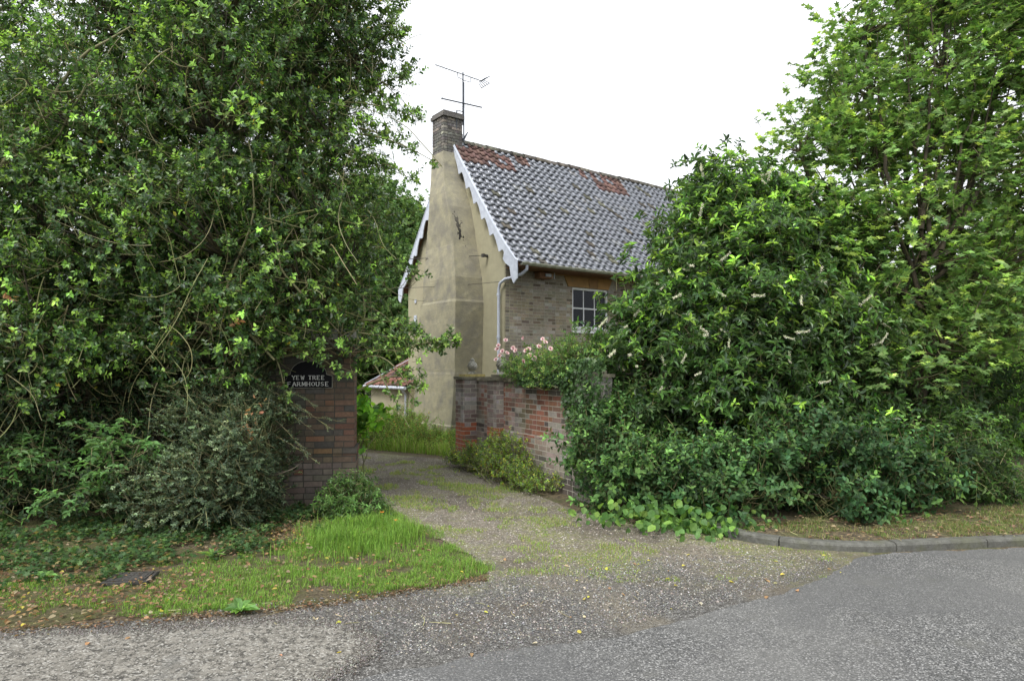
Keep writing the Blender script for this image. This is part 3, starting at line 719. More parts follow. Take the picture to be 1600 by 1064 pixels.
s = Soup(); s.tubes([[(-.01, .74, 4.42), (-.12, .74, 4.42)]], [[.035, .035]], 8); s.box((-.16, .70, 4.38), (-.10, .78, 4.46)); s.build('cable_bracket', M['iron'], H)

# house-local -> world
hc, hsn = math.cos(HA), math.sin(HA)
def hw(x, y, z): return np.array([-.15 + x * hc - y * hsn, 16 + x * hsn + y * hc, z])
# overhead wires
for name, a, b, sag, r, lab in (('overhead_wire', hw(-.14, .74, 4.42), at(380, 402, 22.), .10, .008, 'black overhead wire running from the iron bracket on the gable wall'), ('overhead_wire', hw(-.1, .05, 3.72), at(380, 436, 21.5), .22, .006, 'thin lower overhead wire fixed beside the downpipe and the scalloped board')):
    u = np.linspace(0, 1, 24)[:, None]; p = a * (1 - u) + b * u; p[:, 2] -= sag * 4 * (u * (1 - u))[:, 0]
    s = Soup(); s.tubes([p], np.full((1, 24), r), 4); tag(s.build(name, M['iron']), lab, 'wire')
# aerial
ae = hw(.13, 2.02, 7.55)
AE = empty('tv_aerial', tuple(ae), HA, 'two crossed television aerials on one mast strapped to the chimney stack', 'aerial')
def seg(name, parts, m, r):
    s = Soup()
    for p in parts: s.tubes([p], np.full((1, len(p)), r), 5)
    return s.build(name, M[m], AE)
seg('mast', [[(0, 0, 0), (0, 0, 1.55)], [(.0, .04, .45), (0, .04, 1.82)]], 'metal', .018)
seg('upper_boom', [[(-.85, 0, 1.78), (.55, 0, 1.72)]], 'metal', .012)
seg('boom_cradle', [[(-.2, 0, 1.74), (-.18, 0, 1.64), (0, 0, 1.60), (.2, 0, 1.60), (.22, 0, 1.72)]], 'metal', .009)
seg('director', [[(x, -.16, 1.78 - .043 * (x + .85)), (x, .16, 1.78 - .043 * (x + .85))] for x in np.arange(-.8, .4, .13)], 'silver', .003)
seg('reflector', [[(.55, y, z), (.68, y * 1.6, z + dz)] for y in (-.12, -.06, 0, .06, .12) for z, dz in ((1.74, .07), (1.70, -.07))] + [[(.68, -.2, 1.81), (.68, .2, 1.81)], [(.68, -.2, 1.63), (.68, .2, 1.63)]], 'metal', .009)
seg('lower_boom', [[(-.62, .1, 1.02), (.5, -.1, .98)]], 'metal', .018)
seg('dipole', [[(.1, -.9, 1.06), (.1, .85, .98), (.1, .87, .93), (.1, -.88, 1.0), (.1, -.9, 1.06)], [(-.6, .1, 1.03), (-.6, .95, .95)], [(-.6, .1, 1.03), (-.6, -.3, 1.06)]], 'silver', .005)
seg('clamp', [[(-.05, 0, .6), (.0, 0, .72)], [(0, -.05, .98), (0, .05, 1.05)], [(-.2, .03, .3), (-.2, .03, .78), (0, .03, .8)]], 'metal', .014)
seg('wall_bracket', [[(-.03, -.05, .02), (.12, .0, .28)], [(-.03, .08, .02), (.12, .0, .28)], [(-.03, 0, .1), (.03, 0, -.05)]], 'metal', .014)

# low rear wing beyond the gable
OB = empty('outbuilding', tuple(hw(-.15, 4.40, 0)), HA, 'low ochre lean-to with red pantile roof and white downpipe beyond the chimney', 'outbuilding')
s = Soup(); s.box((0, 0, -.1), (.14, 2.4, 1.12)); s.box((0, 2.4, -.1), (2.3, 2.6, 1.2)); s.box((2.3, .46, -.1), (2.5, 5, 1.72)); s.box((.142, .42, -.1), (2.3, .46, 1.1)); s.build('wall', M['render'], OB)
def redt(x, d, rng): return jitc((.20, .095, .07), rng, .35) if rng.random() < .75 else jitc((.10, .07, .06), rng, .3)
s = Soup()
# pantiles run along y here: build with x<->y swapped
pantiles(s0 := Soup(), [(-.18, 1.16), (.13, 1.31)], -.04, .42, .21, .25, redt, 1, random.Random(4), .03)
tmp = Soup(); pantiles(tmp, [(-.18, 1.16), (2.35, 2.42)], .42, 2.6, .21, .25, redt, 1, random.Random(3), .03)
for v, t in zip(tmp.v, tmp.t): s.v.append(v[:, [1, 0, 2]].copy()); s.t.append(t)
s.f = tmp.f; s.lt = tmp.lt; s.n = tmp.n
for v, t in zip(s0.v, s0.t): s.v.append(v[:, [1, 0, 2]].copy()); s.t.append(t)
s.f += [q + tmp.n for q in s0.f]; s.lt += s0.lt; s.n += s0.n; s.build('roof', M['tile_red'], OB, True)
tmp = Soup(); pantiles(tmp, [(2.15, 1.72), (3.75, 2.62)], .5, 5.2, .21, .25, redt, 1, random.Random(9), .03); s = Soup()
for v, t in zip(tmp.v, tmp.t): s.v.append(v[:, [1, 0, 2]].copy()); s.t.append(t)
s.f = tmp.f; s.lt = tmp.lt; s.n = tmp.n; s.build('roof', M['tile_red'], OB, True)
s = Soup(); s.tubes([[(-.2, -.05, 1.13), (-.2, 2.68, 1.13)]], [[.05, .05]], 8); s.build('gutter', M['white'], OB, True)
s = Soup(); s.tubes([[(-.2, .16, 1.1), (-.07, .16, .95), (-.07, .16, 0)]], [[.035] * 3], 8); s.build('downpipe', M['white'], OB, True)
s = Soup(); v = [(-.2, 2.61, 1.10), (2.4, 2.61, 2.38), (2.4, 2.61, 2.5), (-.2, 2.61, 1.22)]; v += [(x, 2.65, z) for x, y, z in v]; s.add(v, [(3, 2, 1, 0), (4, 5, 6, 7), (0, 1, 5, 4), (1, 2, 6, 5), (2, 3, 7, 6), (3, 0, 4, 7)]); s.build('verge_board', M['white'], OB)

# ------------------------------------------------------------------ garden wall by the drive
WA = math.atan2(.897, -.44)
WLL = empty('garden_wall', (.88, 8.94, 0), WA, 'weathered red brick garden wall with mossy coping and end piers beside the drive', 'wall')
# local x runs away from the camera, local +y is the drive side
def gw(x, z, rng):
    f = fieldnoise(x, z, 1.3, 2) + .5 * fieldnoise(x, z, 3.5, 8)
    red = mixt((.19, .085, .06), (.30, .13, .085), rng.random()); pale = (.30, .265, .235); dark = (.12, .10, .09)
    c = mixt(red, pale, max(0, min(.85, .34 + f * 1.3)))
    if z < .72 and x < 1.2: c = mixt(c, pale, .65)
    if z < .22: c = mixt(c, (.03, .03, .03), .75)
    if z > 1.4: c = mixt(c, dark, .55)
    if rng.random() < .14: c = dark
    if rng.random() < .10: c = (.34, .31, .28)
    g_ = max(0, fieldnoise(x, z, 2.2, 31)); c = mixt(c, (.10, .105, .06), min(.7, g_ * 1.2))
    return jitc(c, rng, .25)
def gp(x, z, rng):
    if z < .78 and z > .2 and rng.random() < .85: return jitc((.40, .13, .065), rng, .25)
    if z < .2: return jitc((.24, .15, .11), rng, .3)
    f = fieldnoise(x, z, 3, 4); c = mixt((.33, .30, .28), (.20, .12, .10), max(0, min(1, .4 + f * 1.6)))
    if z > 1.25: c = mixt(c, (.13, .11, .09), .5)
    return jitc(c, rng, .25)
def pier(s, x0, x1, y0, y1, z0, z1, tf):
    brickwall(s, None, x0, x1, z0, z1, y1, 1, tf); brickwall(s, None, x0, x1, z0, z1, y0, -1, tf)
    brickwall(s, None, y0, y1, z0, z1, x0, -1, tf, axis='y'); brickwall(s, None, y0, y1, z0, z1, x1, 1, tf, axis='y')
s = Soup(); co = Soup()
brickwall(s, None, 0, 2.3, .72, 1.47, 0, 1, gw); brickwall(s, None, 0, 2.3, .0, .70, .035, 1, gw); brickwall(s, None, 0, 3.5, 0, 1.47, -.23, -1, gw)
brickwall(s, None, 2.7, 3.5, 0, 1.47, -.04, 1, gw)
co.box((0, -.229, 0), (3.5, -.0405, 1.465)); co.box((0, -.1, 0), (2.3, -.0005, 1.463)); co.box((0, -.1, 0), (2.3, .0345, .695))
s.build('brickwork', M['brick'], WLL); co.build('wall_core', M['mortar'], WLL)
for (x0, x1, y0, y1, z1) in ((2.3, 2.66, -.27, .13, 1.50), (3.5, 3.86, -.27, .22, 1.50), (-.36, 0, -.27, .07, 1.58)):
    p = Soup(); pier(p, x0, x1, y0, y1, 0, z1, gp if x0 > 1 else lambda x, z, r: jitc((.20, .19, .17), r, .2)); po = p.build('pier', M['brick'], WLL)
    p = Soup(); p.box((x0 + .001, y0 + .001, 0), (x1 - .001, y1 - .001, z1 - .003)); p.build('pier_core', M['mortar'], po)
    p = Soup(); p.box((x0 - .03, y0 - .03, z1 + .002), (x1 + .03, y1 + .03, z1 + .045), (.5, .48, .4)); p.box((x0 + .04, y0 + .05, z1 + .045), (x1 - .04, y1 - .05, z1 + .09), (1.3, 1.1, .5) if x0 > 3 else (.45, .43, .36)); p.build('cap', M['stone'], po)
p = Soup(); rr = random.Random(2); x = .01
while x < 2.28: L = rr.uniform(.1, .12); p.box((x, -.25, 1.475 + rr.uniform(0, .004)), (min(x + L - .008, 2.29), .02, 1.535 + rr.uniform(-.008, .008)), jitc((.75, .7, .6), rr, .3)); x += L
x = 2.70
while x < 3.46: L = rr.uniform(.1, .12); p.box((x, -.25, 1.475), (min(x + L - .008, 3.49), -.02, 1.53 + rr.uniform(-.008, .008)), jitc((.75, .7, .6), rr, .3)); x += L
p.build('coping', M['stone'], WLL)
wc, ws_ = math.cos(WA), math.sin(WA)
def ww(x, y, z): return np.array([.88 + x * wc - y * ws_, 8.94 + x * ws_ + y * wc, z])
# pineapple finials
def finial(loc, lab, sc_=1.):
    t = empty('stone_finial', tuple(loc), .4, lab, 'finial', 'stone finials on the wall piers')
    def lathe(prof, n, name, bumps=0):
        v = []; s = Soup()
        for i, (r, z) in enumerate(prof):
            for k in range(n):
                a = 2 * math.pi * k / n; rr_ = r * (1 + bumps * (1 if (k + i) % 2 else -1)); v.append((rr_ * math.cos(a) * sc_, rr_ * math.sin(a) * sc_, z * sc_))
        fc = [(i * n + k, i * n + (k + 1) % n, (i + 1) * n + (k + 1) % n, (i + 1) * n + k) for i in range(len(prof) - 1) for k in range(n)] + [tuple(range((len(prof) - 1) * n, len(prof) * n))]
        s.add(v, fc); return s.build(name, M['stone'], t)
    lathe([(.10, 0), (.10, .025), (.075, .035), (.05, .06), (.055, .085), (.09, .10), (.10, .115)], 16, 'foot')
    lathe([(.075, .112), (.098, .14), (.107, .17), (.104, .20), (.092, .23), (.074, .26), (.052, .285), (.028, .30)], 16, 'fruit', .07)
    lathe([(.034, .295), (.05, .315), (.032, .335), (.014, .352), (.004, .358)], 10, 'crown_leaves', .18)
finial(ww(3.68, -.03, 1.585), 'small stone pineapple finial on the far pier nearest the chimney', .82)
finial(ww(2.48, -.06, 1.585), 'stone pineapple finial half hidden by pink roses on the nearer pier', .95)
# green bin between pier and chimney
b = empty('water_butt', tuple(hw(-.62, .62, 0)), HA, 'dark green ribbed plastic bin wedged between the chimney and brick pier', 'bin')
s = Soup(); v = []
for i, z in enumerate(np.linspace(0, .72, 13)): r = .19 + .012 * (i % 2); v.append((r, z))
n = 14; P = [(r * math.cos(2 * math.pi * k / n), r * math.sin(2 * math.pi * k / n), z) for r, z in v for k in range(n)]
s.add(P, [(i * n + k, i * n + (k + 1) % n, (i + 1) * n + (k + 1) % n, (i + 1) * n + k) for i in range(12) for k in range(n)]); s.build('barrel', M['green_plastic'], b)
s = Soup(); s.tubes([[(0, 0, .72), (0, 0, .76), (0, 0, .77)]], [[.21, .20, .12]], 14); s.build('lid', M['green_plastic'], b)

# ------------------------------------------------------------------ left gate pier and its wall
PA = math.radians(9)
pc = at(553, 785, 8.60)
GP = empty('gate_pier', (pc[0], 8.60, 0), PA, 'broad dark brick gate pier at the left of the drive carrying the nameplate', 'pier')
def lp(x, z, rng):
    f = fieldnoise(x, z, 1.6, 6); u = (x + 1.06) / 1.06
    c = mixt((.105, .09, .065), (.17, .095, .065), max(0, min(1, u * .9 - .2 + f * .9)))  # weathered browns, with shadow on the left side painted into the bricks
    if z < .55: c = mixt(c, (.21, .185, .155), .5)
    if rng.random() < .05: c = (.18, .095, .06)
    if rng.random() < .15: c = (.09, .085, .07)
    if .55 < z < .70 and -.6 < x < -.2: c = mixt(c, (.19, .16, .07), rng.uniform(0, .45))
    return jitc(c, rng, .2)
s = Soup(); co = Soup()
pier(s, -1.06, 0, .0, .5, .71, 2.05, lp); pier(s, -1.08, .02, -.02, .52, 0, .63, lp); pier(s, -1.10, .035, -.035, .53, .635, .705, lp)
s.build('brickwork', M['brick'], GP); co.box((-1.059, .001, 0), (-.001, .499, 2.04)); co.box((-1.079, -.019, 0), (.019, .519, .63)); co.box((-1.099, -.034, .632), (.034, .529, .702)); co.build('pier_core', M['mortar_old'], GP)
s = Soup(); s.box((-1.11, -.05, 2.055), (.05, .55, 2.12)); s.box((-1.06, 0, 2.12), (0, .5, 2.19)); s.build('cap', M['stone'], GP)
# nameplate
NPx, NPz = -.55, 1.45
NP = empty('nameplate', (pc[0] + NPx * math.cos(PA) + .012 * math.sin(PA), 8.60 + NPx * math.sin(PA) - .012 * math.cos(PA), NPz), PA, 'black arched house nameplate with white capitals fixed to the brick gate pier', 'sign')
s = Soup(); o = [(-.29, 0), (.29, 0), (.29, .15)] + [(.22 * math.cos(a), .17 + .17 * math.sin(a)) for a in np.linspace(0, math.pi, 18)] + [(-.29, .15)]
n = len(o); v = [(x, -.018, z) for x, z in o] + [(x, .0, z) for x, z in o]
s.add(v, [tuple(range(n)), tuple(range(n, 2 * n))[::-1]] + [(i, (i + 1) % n, (i + 1) % n + n, i + n)[::-1] for i in range(n)]); s.build('plate', M['black'], NP)
s = Soup()
for i in range(n):
    a, b_ = o[i], o[(i + 1) % n]; s.tubes([[(a[0] * .99, -.02, a[1] * .99 + .003), (b_[0] * .99, -.02, b_[1] * .99 + .003)]], [[.0035, .0035]], 4)
s.build('rim', M['stone'], NP)
G = {'Y': [(0, 1, .5, .5), (1, 1, .5, .5), (.5, .5, .5, 0)], 'E': [(0, 0, 0, 1), (0, 1, .8, 1), (0, .52, .6, .52), (0, 0, .8, 0)], 'W': [(0, 1, .25, 0), (.25, 0, .5, .8), (.5, .8, .75, 0), (.75, 0, 1, 1)], 'T': [(.5, 0, .5, 1), (0, 1, 1, 1)],
     'R': [(0, 0, 0, 1), (0, 1, .6, .97), (.6, .97, .75, .78), (.75, .78, .6, .55), (.6, .55, 0, .5), (.4, .5, .9, 0)], 'F': [(0, 0, 0, 1), (0, 1, .8, 1), (0, .52, .6, .52)], 'A': [(0, 0, .5, 1), (.5, 1, 1, 0), (.2, .35, .8, .35)],
     'M': [(0, 0, .05, 1), (.05, 1, .5, .2), (.5, .2, .95, 1), (.95, 1, 1, 0)], 'H': [(0, 0, 0, 1), (.9, 0, .9, 1), (0, .5, .9, .5)], 'U': [(0, 1, 0, .3), (0, .3, .2, 0), (.2, 0, .65, 0), (.65, 0, .85, .3), (.85, .3, .85, 1)],
     'S': [(.75, .85, .45, 1), (.45, 1, .1, .85), (.1, .85, .1, .62), (.1, .62, .7, .4), (.7, .4, .75, .15), (.75, .15, .4, 0), (.4, 0, 0, .15)], 'O': [(.5, 1, .12, .8), (.12, .8, 0, .5), (0, .5, .12, .2), (.12, .2, .5, 0), (.5, 0, .88, .2), (.88, .2, 1, .5), (1, .5, .88, .8), (.88, .8, .5, 1)]}
def letters(txt, cx, z, h, wd, gap):
    s = Soup(); tot = sum((wd * (.55 if c == ' ' else 1)) + gap for c in txt) - gap; x = cx - tot / 2
    for c in txt:
        if c == ' ': x += wd * .55 + gap; continue
        for (a, b_, c_, d) in G[c]:
            p, q = np.array([x + a * wd, z + b_ * h]), np.array([x + c_ * wd, z + d * h]); dv = q - p; L = np.linalg.norm(dv); dv /= L; nn = np.array([-dv[1], dv[0]])
            th = .0045 if abs(dv[1]) > .7 else .0028
            e = [p - dv * .002 - nn * th, q + dv * .002 - nn * th, q + dv * .002 + nn * th, p - dv * .002 + nn * th]
            v = [(k[0], -.0215, k[1]) for k in e] + [(k[0], -.0175, k[1]) for k in e]; s.add(v, [(0, 1, 2, 3), (7, 6, 5, 4), (0, 4, 5, 1), (1, 5, 6, 2), (2, 6, 7, 3), (3, 7, 4, 0)])
            if abs(dv[1]) > .7:
                for pt in (p, q):
                    if pt[1] < z + .02 * h or pt[1] > z + .98 * h: s.box((pt[0] - .009, -.0212, pt[1] - .0018), (pt[0] + .009, -.0176, pt[1] + .0018))
        x += wd + gap
    s.build('lettering', M['lettering'], NP)
letters('YEW TREE', .0, .107, .048, .037, .016); letters('FARMHOUSE', .0, .028, .048, .040, .0165)
# long wall running left from the pier behind the shrubs
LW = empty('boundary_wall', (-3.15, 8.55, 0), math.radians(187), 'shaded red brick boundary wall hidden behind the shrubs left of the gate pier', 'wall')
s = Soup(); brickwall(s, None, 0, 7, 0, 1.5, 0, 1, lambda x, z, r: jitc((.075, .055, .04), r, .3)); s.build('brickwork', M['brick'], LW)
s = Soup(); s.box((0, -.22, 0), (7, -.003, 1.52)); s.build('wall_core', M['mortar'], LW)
# dark barn glimpsed far left
BN = empty('barn', tuple(at(-150, 575, 13) * np.array([1, 1, 0])), math.radians(-8), 'black boarded barn with grey roof glimpsed through the holly at far left', 'barn')
s = Soup(); s.box((-5, 0, 0), (3.2, 4, 2.9), (.3, .3, .3))
s.build('wall', M['oldwood'], BN)
s = Soup(); v = [(-5.3, -.4, 2.75), (3.5, -.4, 2.75), (3.5, 2, 4.4), (-5.3, 2, 4.4), (3.5, 4.4, 2.75), (-5.3, 4.4, 2.75)]; v += [(x, y, z + .1) for x, y, z in v]
s.add(v, [(0, 3, 2, 1), (3, 5, 4, 2), (6, 7, 8, 9), (9, 8, 10, 11), (0, 1, 7, 6), (1, 2, 8, 7), (2, 4, 10, 8), (4, 5, 11, 10), (5, 3, 9, 11), (3, 0, 6, 9)], (.5, .5, .55)); s.build('roof', M['soot'], BN)
# drain cover in the verge
DC = empty('drain_cover', (-3.05, 5.46, .02), .15, 'small square cast iron drain cover sunk in the grass verge', 'drain cover')
s = Soup(); s.box((-.17, -.14, -.01), (.17, .14, .012)); s.build('frame', M['iron'], DC)
s = Soup(); s.box((-.14, -.11, .0135), (.14, .11, .02))
for i in range(5):
    for j in range(4): s.box((-.12 + i * .053, -.095 + j * .051, .0205), (-.09 + i * .053, -.065 + j * .051, .024))
s.build('lid', M['iron'], DC)

exec_plants = True
# ------------------------------------------------------------------ trees and shrubs
def B(px, py, Y, r, rz=None): return (at(px, py, Y), (r, r, rz or r))
DG = (.030, .058, .018); MG = (.062, .112, .030); LG = (.12, .20, .045); YG = (.17, .29, .05); BG = (.040, .065, .036); YEL = (.30, .26, .03); BRN = (.20, .10, .045)

# holly over the gateway
HB = [B(-10, 50, 9.6, .75), B(70, 190, 9.6, .7), B(210, 50, 9.2, 1.0), B(360, 30, 9.0, 1.4), B(510, 30, 9.2, .85), B(560, 110, 9.2, .4), B(520, 230, 8.9, .45), B(340, 210, 8.5, 1.3), B(170, 230, 8.5, 1.3), B(30, 290, 8.3, 1.1),
      B(360, 400, 8.2, 1.15), B(200, 400, 8.2, 1.1), B(60, 430, 8.2, .85), B(490, 350, 8.5, .8), B(525, 430, 8.6, .55), B(450, 450, 8.3, .65), B(330, 520, 7.9, .7, .55), B(540, 545, 8.4, .35, .28), B(60, 560, 7.7, .75, .45), B(-90, 480, 8, 1.2), B(-120, 250, 8.5, 1.4),
      B(300, -230, 9.2, 2.0), B(520, -160, 9.4, 1.3), B(130, 540, 7.9, .45, .35), B(375, 540, 7.7, .4, .3)]
t, C, Dn = plant('holly_tree', (-3.9, 9.3, 0), HB, 'huge glossy dark holly overhanging the left gate pier with bare looping shoots', 'tree', dens=8.5, per=9, cr=.19, K=10, L=.17, size=.068, shape=HOLLY, cut=[((-2.86, 6.0, 1.36), (-2.0, 8.62, 1.82)), ((-2.55, 6.0, .0), (-2.0, 8.62, 1.4))],
      cols=(DG, (.030, .068, .020), MG, BG, LG, YEL), wts=(4, 4, 3, 2, 1.2, .04), tips=((.15, .26, .05), (.20, .33, .06)), tipfrac=.30, leafm='leaf_gloss', trunk_r=.16, inner=.22, seed=11)
holly = t
def shoots(parent, base, n, blobs, seed, r=.0048, L=(.5, 1.3), tint=((1, 1, .8), (.75, .8, .5)), out=.9):
    """long bare curving shoots over the front of a crown"""
    rs(seed); s = Soup(); P = []
    c = np.array([b[0] for b in blobs]); rr = np.array([b[1] for b in blobs])
    for i in range(n):
        j = R.integers(len(c)); d = rdir(1)[0]; d[1] = -abs(d[1]); p = c[j] + d * rr[j] * R.uniform(.8, out + .15)
        v = nz(np.array([R.normal(), R.normal() * .4, R.normal() * .6 - .5])); w = R.normal(size=3) * .35; q = [p]; l = R.uniform(*L) / 12
        for k in range(12):
            v = nz(v + w * .32 + np.array([0, -.01, -.08])); w = w + R.normal(size=3) * .12; p = p + v * l; q.append(p)
        P.append(q)
    P = np.array(P); P = P[P[:, :, 2].min(1) > .2]; P = P[~((P[:, :, 0] > -2.9) & (P[:, :, 2] < 1.9) & (P[:, :, 1] < 8.7)).any(1) | (R.random(len(P)) < .12)]
    s.tubes(P - base, np.linspace(r, r * .45, 13)[None] * R.uniform(.6, 1.5, (len(P), 1)), 4, palette(len(P), tint, [1] * len(tint)))
    return s.build('bare_shoots', M['stem'], parent)
shoots(holly, np.array([-3.9, 9.3, 0]), 720, HB[:20], 5)
rs(22); s = Soup(); P = []
for pts in [((-60, 330), (60, 190), (125, 90), (200, 45)), ((-30, 245), (50, 200), (90, 170), (125, 150)), ((-40, 260), (80, 230), (150, 110), (190, 55)), ((330, 520), (360, 430), (400, 330), (390, 220)), ((430, 560), (330, 470), (300, 420), (270, 400)), ((690, 260), (640, 200), (590, 175), (500, 160)), ((480, 470), (440, 420), (420, 330), (425, 250))]:
    p = np.array([at(*q, 7.7) for q in pts]); u = np.linspace(0, 3, 16); P.append(np.stack([np.interp(u, range(4), p[:, i]) for i in range(3)], 1) + R.normal(size=(16, 3)) * .012)
P = np.array(P); P[:, 1:-1] = (P[:, :-2] + P[:, 1:-1] * 2 + P[:, 2:]) / 4
s.tubes(P - np.array([-3.9, 9.3, 0]), np.linspace(1, .35, 16)[None] * np.array([.030, .022, .016, .02, .014, .006, .014])[:, None], 7, (.75, .75, .6)); s.build('limbs', M['stem'], holly, True)
# leafy sprays reaching right, against the sky and over the chimney
rs(21); leaf = Soup(); tw = Soup(); hb = np.array([-3.9, 9.3, 0])
for (p0, p1, Y0, Y1, n) in [((560, 60), (628, 12), 9, 9, 26), ((540, 90), (628, 50), 9, 8.8, 30), ((560, 150), (640, 118), 9, 8.8, 26), ((540, 160), (662, 188), 8.8, 8.3, 40), ((560, 200), (640, 232), 8.8, 8.4, 26), ((560, 210), (692, 262), 8.7, 8.2, 7), ((540, 240), (645, 280), 8.7, 8.4, 14),
                            ((530, 260), (615, 262), 8.7, 8.4, 26), ((520, 300), (602, 290), 8.5, 8.3, 24), ((520, 340), (640, 352), 8.5, 8.5, 20), ((540, 400), (655, 425), 8.5, 8.4, 26), ((560, 500), (655, 520), 8.3, 8.1, 34), ((560, 520), (690, 540), 8.2, 7.9, 40), ((640, 545), (712, 535), 8.0, 7.8, 22),
                            ((560, 560), (655, 560), 8.1, 7.9, 34), ((570, 560), (652, 632), 8.1, 7.8, 12), ((560, 610), (655, 600), 8.1, 7.9, 18), ((580, 560), (640, 668), 8.1, 7.8, 8), ((430, 560), (500, 545), 7.9, 7.8, 16), ((430, 560), (448, 640), 7.9, 7.7, 9), ((440, 545), (540, 590), 8.0, 7.9, 14),
                            ((540, 20), (600, -20), 9, 9, 24), ((590, 60), (575, 140), 9, 8.9, 24), ((600, 100), (560, 60), 9, 8.9, 24), ((620, 180), (560, 130), 8.7, 8.9, 24), ((470, 90), (590, 170), 9, 8.8, 30), ((500, 320), (580, 390), 8.6, 8.4, 40)]:
    a, b_ = at(*p0, Y0), at(*p1, Y1); u = np.linspace(0, 1, 10)[:, None]; mid = (a + b_) / 2 + np.array([0, 0, .12]) + R.normal(size=3) * .08
    path = (1 - u) ** 2 * a + 2 * u * (1 - u) * mid + u * u * b_; tw.tubes([path - hb], np.linspace(.012, .003, 10)[None], 4, (.6, .62, .45))
    k = R.random(n) ** .6; pts = (1 - k)[:, None] ** 2 * a + 2 * (k * (1 - k))[:, None] * mid + (k * k)[:, None] * b_; dirv = nz(b_ - a)
    sprays(leaf, tw, pts - hb + R.normal(size=(n, 3)) * .035, dirv * .8 + R.normal(size=(n, 3)) * .5 + np.array([0, 0, .25]), 8, .13, .06, HOLLY, (DG, MG, LG), (2, 3, 1.5), ((.17, .28, .05), (.14, .23, .05)), .45)
o = leaf.build('overhanging_sprays', M['leaf_gloss'], holly); tw.build('spray_twigs', M['stem'], holly)
# brown dead leaves caught in the shrub
leaf = Soup(); P = np.concatenate([at(400, 640, 7.2) + R.normal(size=(10, 3)) * .045, at(388, 672, 7.2) + R.normal(size=(12, 3)) * .05, at(367, 502, 7.3) + R.normal(size=(7, 3)) * .03, at(8, 462, 7.3) + R.normal(size=(7, 3)) * .04])
put_leaves(leaf, P - hb, rdir(len(P)), rdir(len(P)), R.uniform(.05, .08, len(P)), HOLLY, palette(len(P), [(.42, .25, .15), (.30, .16, .09)], [1, 1])); leaf.build('dead_leaves', M['leaf_matt'], holly)

# yew behind the holly
YB = [B(440, 90, 9.7, .9), B(455, 200, 9.5, .95), B(470, 60, 10.6, 1.0), B(455, 280, 10.0, 1.0), B(430, 380, 10.2, 1.2), B(300, 100, 11, 1.8), B(250, 320, 10.8, 1.8), B(60, 420, 10.8, 1.5), B(450, -180, 11, 1.5), B(200, 520, 10.3, 1.2), B(380, 520, 10.2, 1.0), B(-150, 450, 11, 1.8)]
plant('yew_tree', (-3.6, 10.9, 0), YB, 'bright green yew with fine drooping needles behind the holly', 'tree', dens=6, per=9, cr=.3, K=14, L=.26, size=.055, shape=NARROW, cols=((.05, .11, .014), (.075, .155, .016), DG), wts=(2, 2, .6),
      flat=.8, droop=.7, up=-.2, leafm='leaf', trunk_r=.2, inner=.4, seed=12)

# shrubs under the holly, left
plant('cotoneaster_shrub', (-3.0, 7.5, 0), [B(330, 760, 7.3, .5, .4), B(400, 700, 7.4, .5, .42), B(265, 770, 7.2, .35, .28), B(425, 660, 7.9, .28, .35), B(340, 665, 7.7, .45, .35), B(430, 740, 7.8, .3, .3), B(410, 600, 8.1, .3, .25)], 'grey green small leaved shrub with arching sprays against the left gate pier', 'shrub', dens=60, per=7, cr=.12, K=14, L=.16, limb=.2, cut=[((-2.62, 6.0, 0), (-2.0, 8.62, 1.4)), ((-2.9, 6.0, 1.36), (-2.0, 8.62, 1.9))], size=.036, shape=PRIVET,
      cols=((.05, .075, .045), (.07, .10, .06), (.035, .055, .03)), wts=(2, 1, 2), tips=((.12, .16, .09),), tipfrac=.25, flat=.5, up=.15, leafm='leaf', trunk_r=.02, stems=5, inner=.2, seed=13)
leaf = Soup(); tw = Soup(); rs(31); cb = np.array([-3.0, 7.5, 0]); cot = bpy.data.objects['cotoneaster_shrub']
for (p0, p1, Y) in [((400, 600), (513, 668), 7.8), ((400, 620), (492, 676), 7.7), ((410, 640), (480, 712), 7.6), ((400, 670), (495, 722), 7.6), ((380, 610), (470, 640), 7.8), ((420, 600), (500, 640), 7.9), ((330, 740), (262, 800), 7.0), ((300, 770), (240, 812), 6.9), ((400, 650), (540, 660), 7.9)]:
    a, b_ = at(*p0, Y), at(*p1, Y - .1); u = np.linspace(0, 1, 8)[:, None]; mid = (a + b_) / 2 + np.array([0, 0, .08]); path = (1 - u) ** 2 * a + 2 * u * (1 - u) * mid + u * u * b_
    tw.tubes([path - cb], np.linspace(.006, .0015, 8)[None], 4, (.5, .45, .35)); n = 16; k = R.random(n); pts = (1 - k)[:, None] ** 2 * a + 2 * (k * (1 - k))[:, None] * mid + (k * k)[:, None] * b_
    sprays(leaf, tw, pts - cb, nz(b_ - a) + R.normal(size=(n, 3)) * .35, 8, .07, .022, PRIVET, ((.10, .13, .09), (.06, .09, .05)), (1, 1))
leaf.build('arching_sprays', M['leaf'], cot); tw.build('spray_twigs', M['stem'], cot)
plant('elder_sapling', (-4.2, 7.5, 0), [B(165, 690, 7.1, .18, .10), B(215, 695, 7.1, .15, .08), B(175, 725, 7.0, .14, .07), B(40, 715, 7.3, .25, .09), B(130, 770, 7.2, .22, .07)], 'young elder with broad soft green leaflets below the holly', 'shrub', dens=26, limb=.3, per=5, cr=.10, K=7, L=.17, size=.085, shape=oval(.42, .15),
      cols=((.085, .165, .055), (.06, .12, .04)), wts=(1, 1), flat=.7, up=.2, droop=.2, leafm='leaf', trunk_r=.014, stems=4, barkm='stem', inner=.2, seed=14)
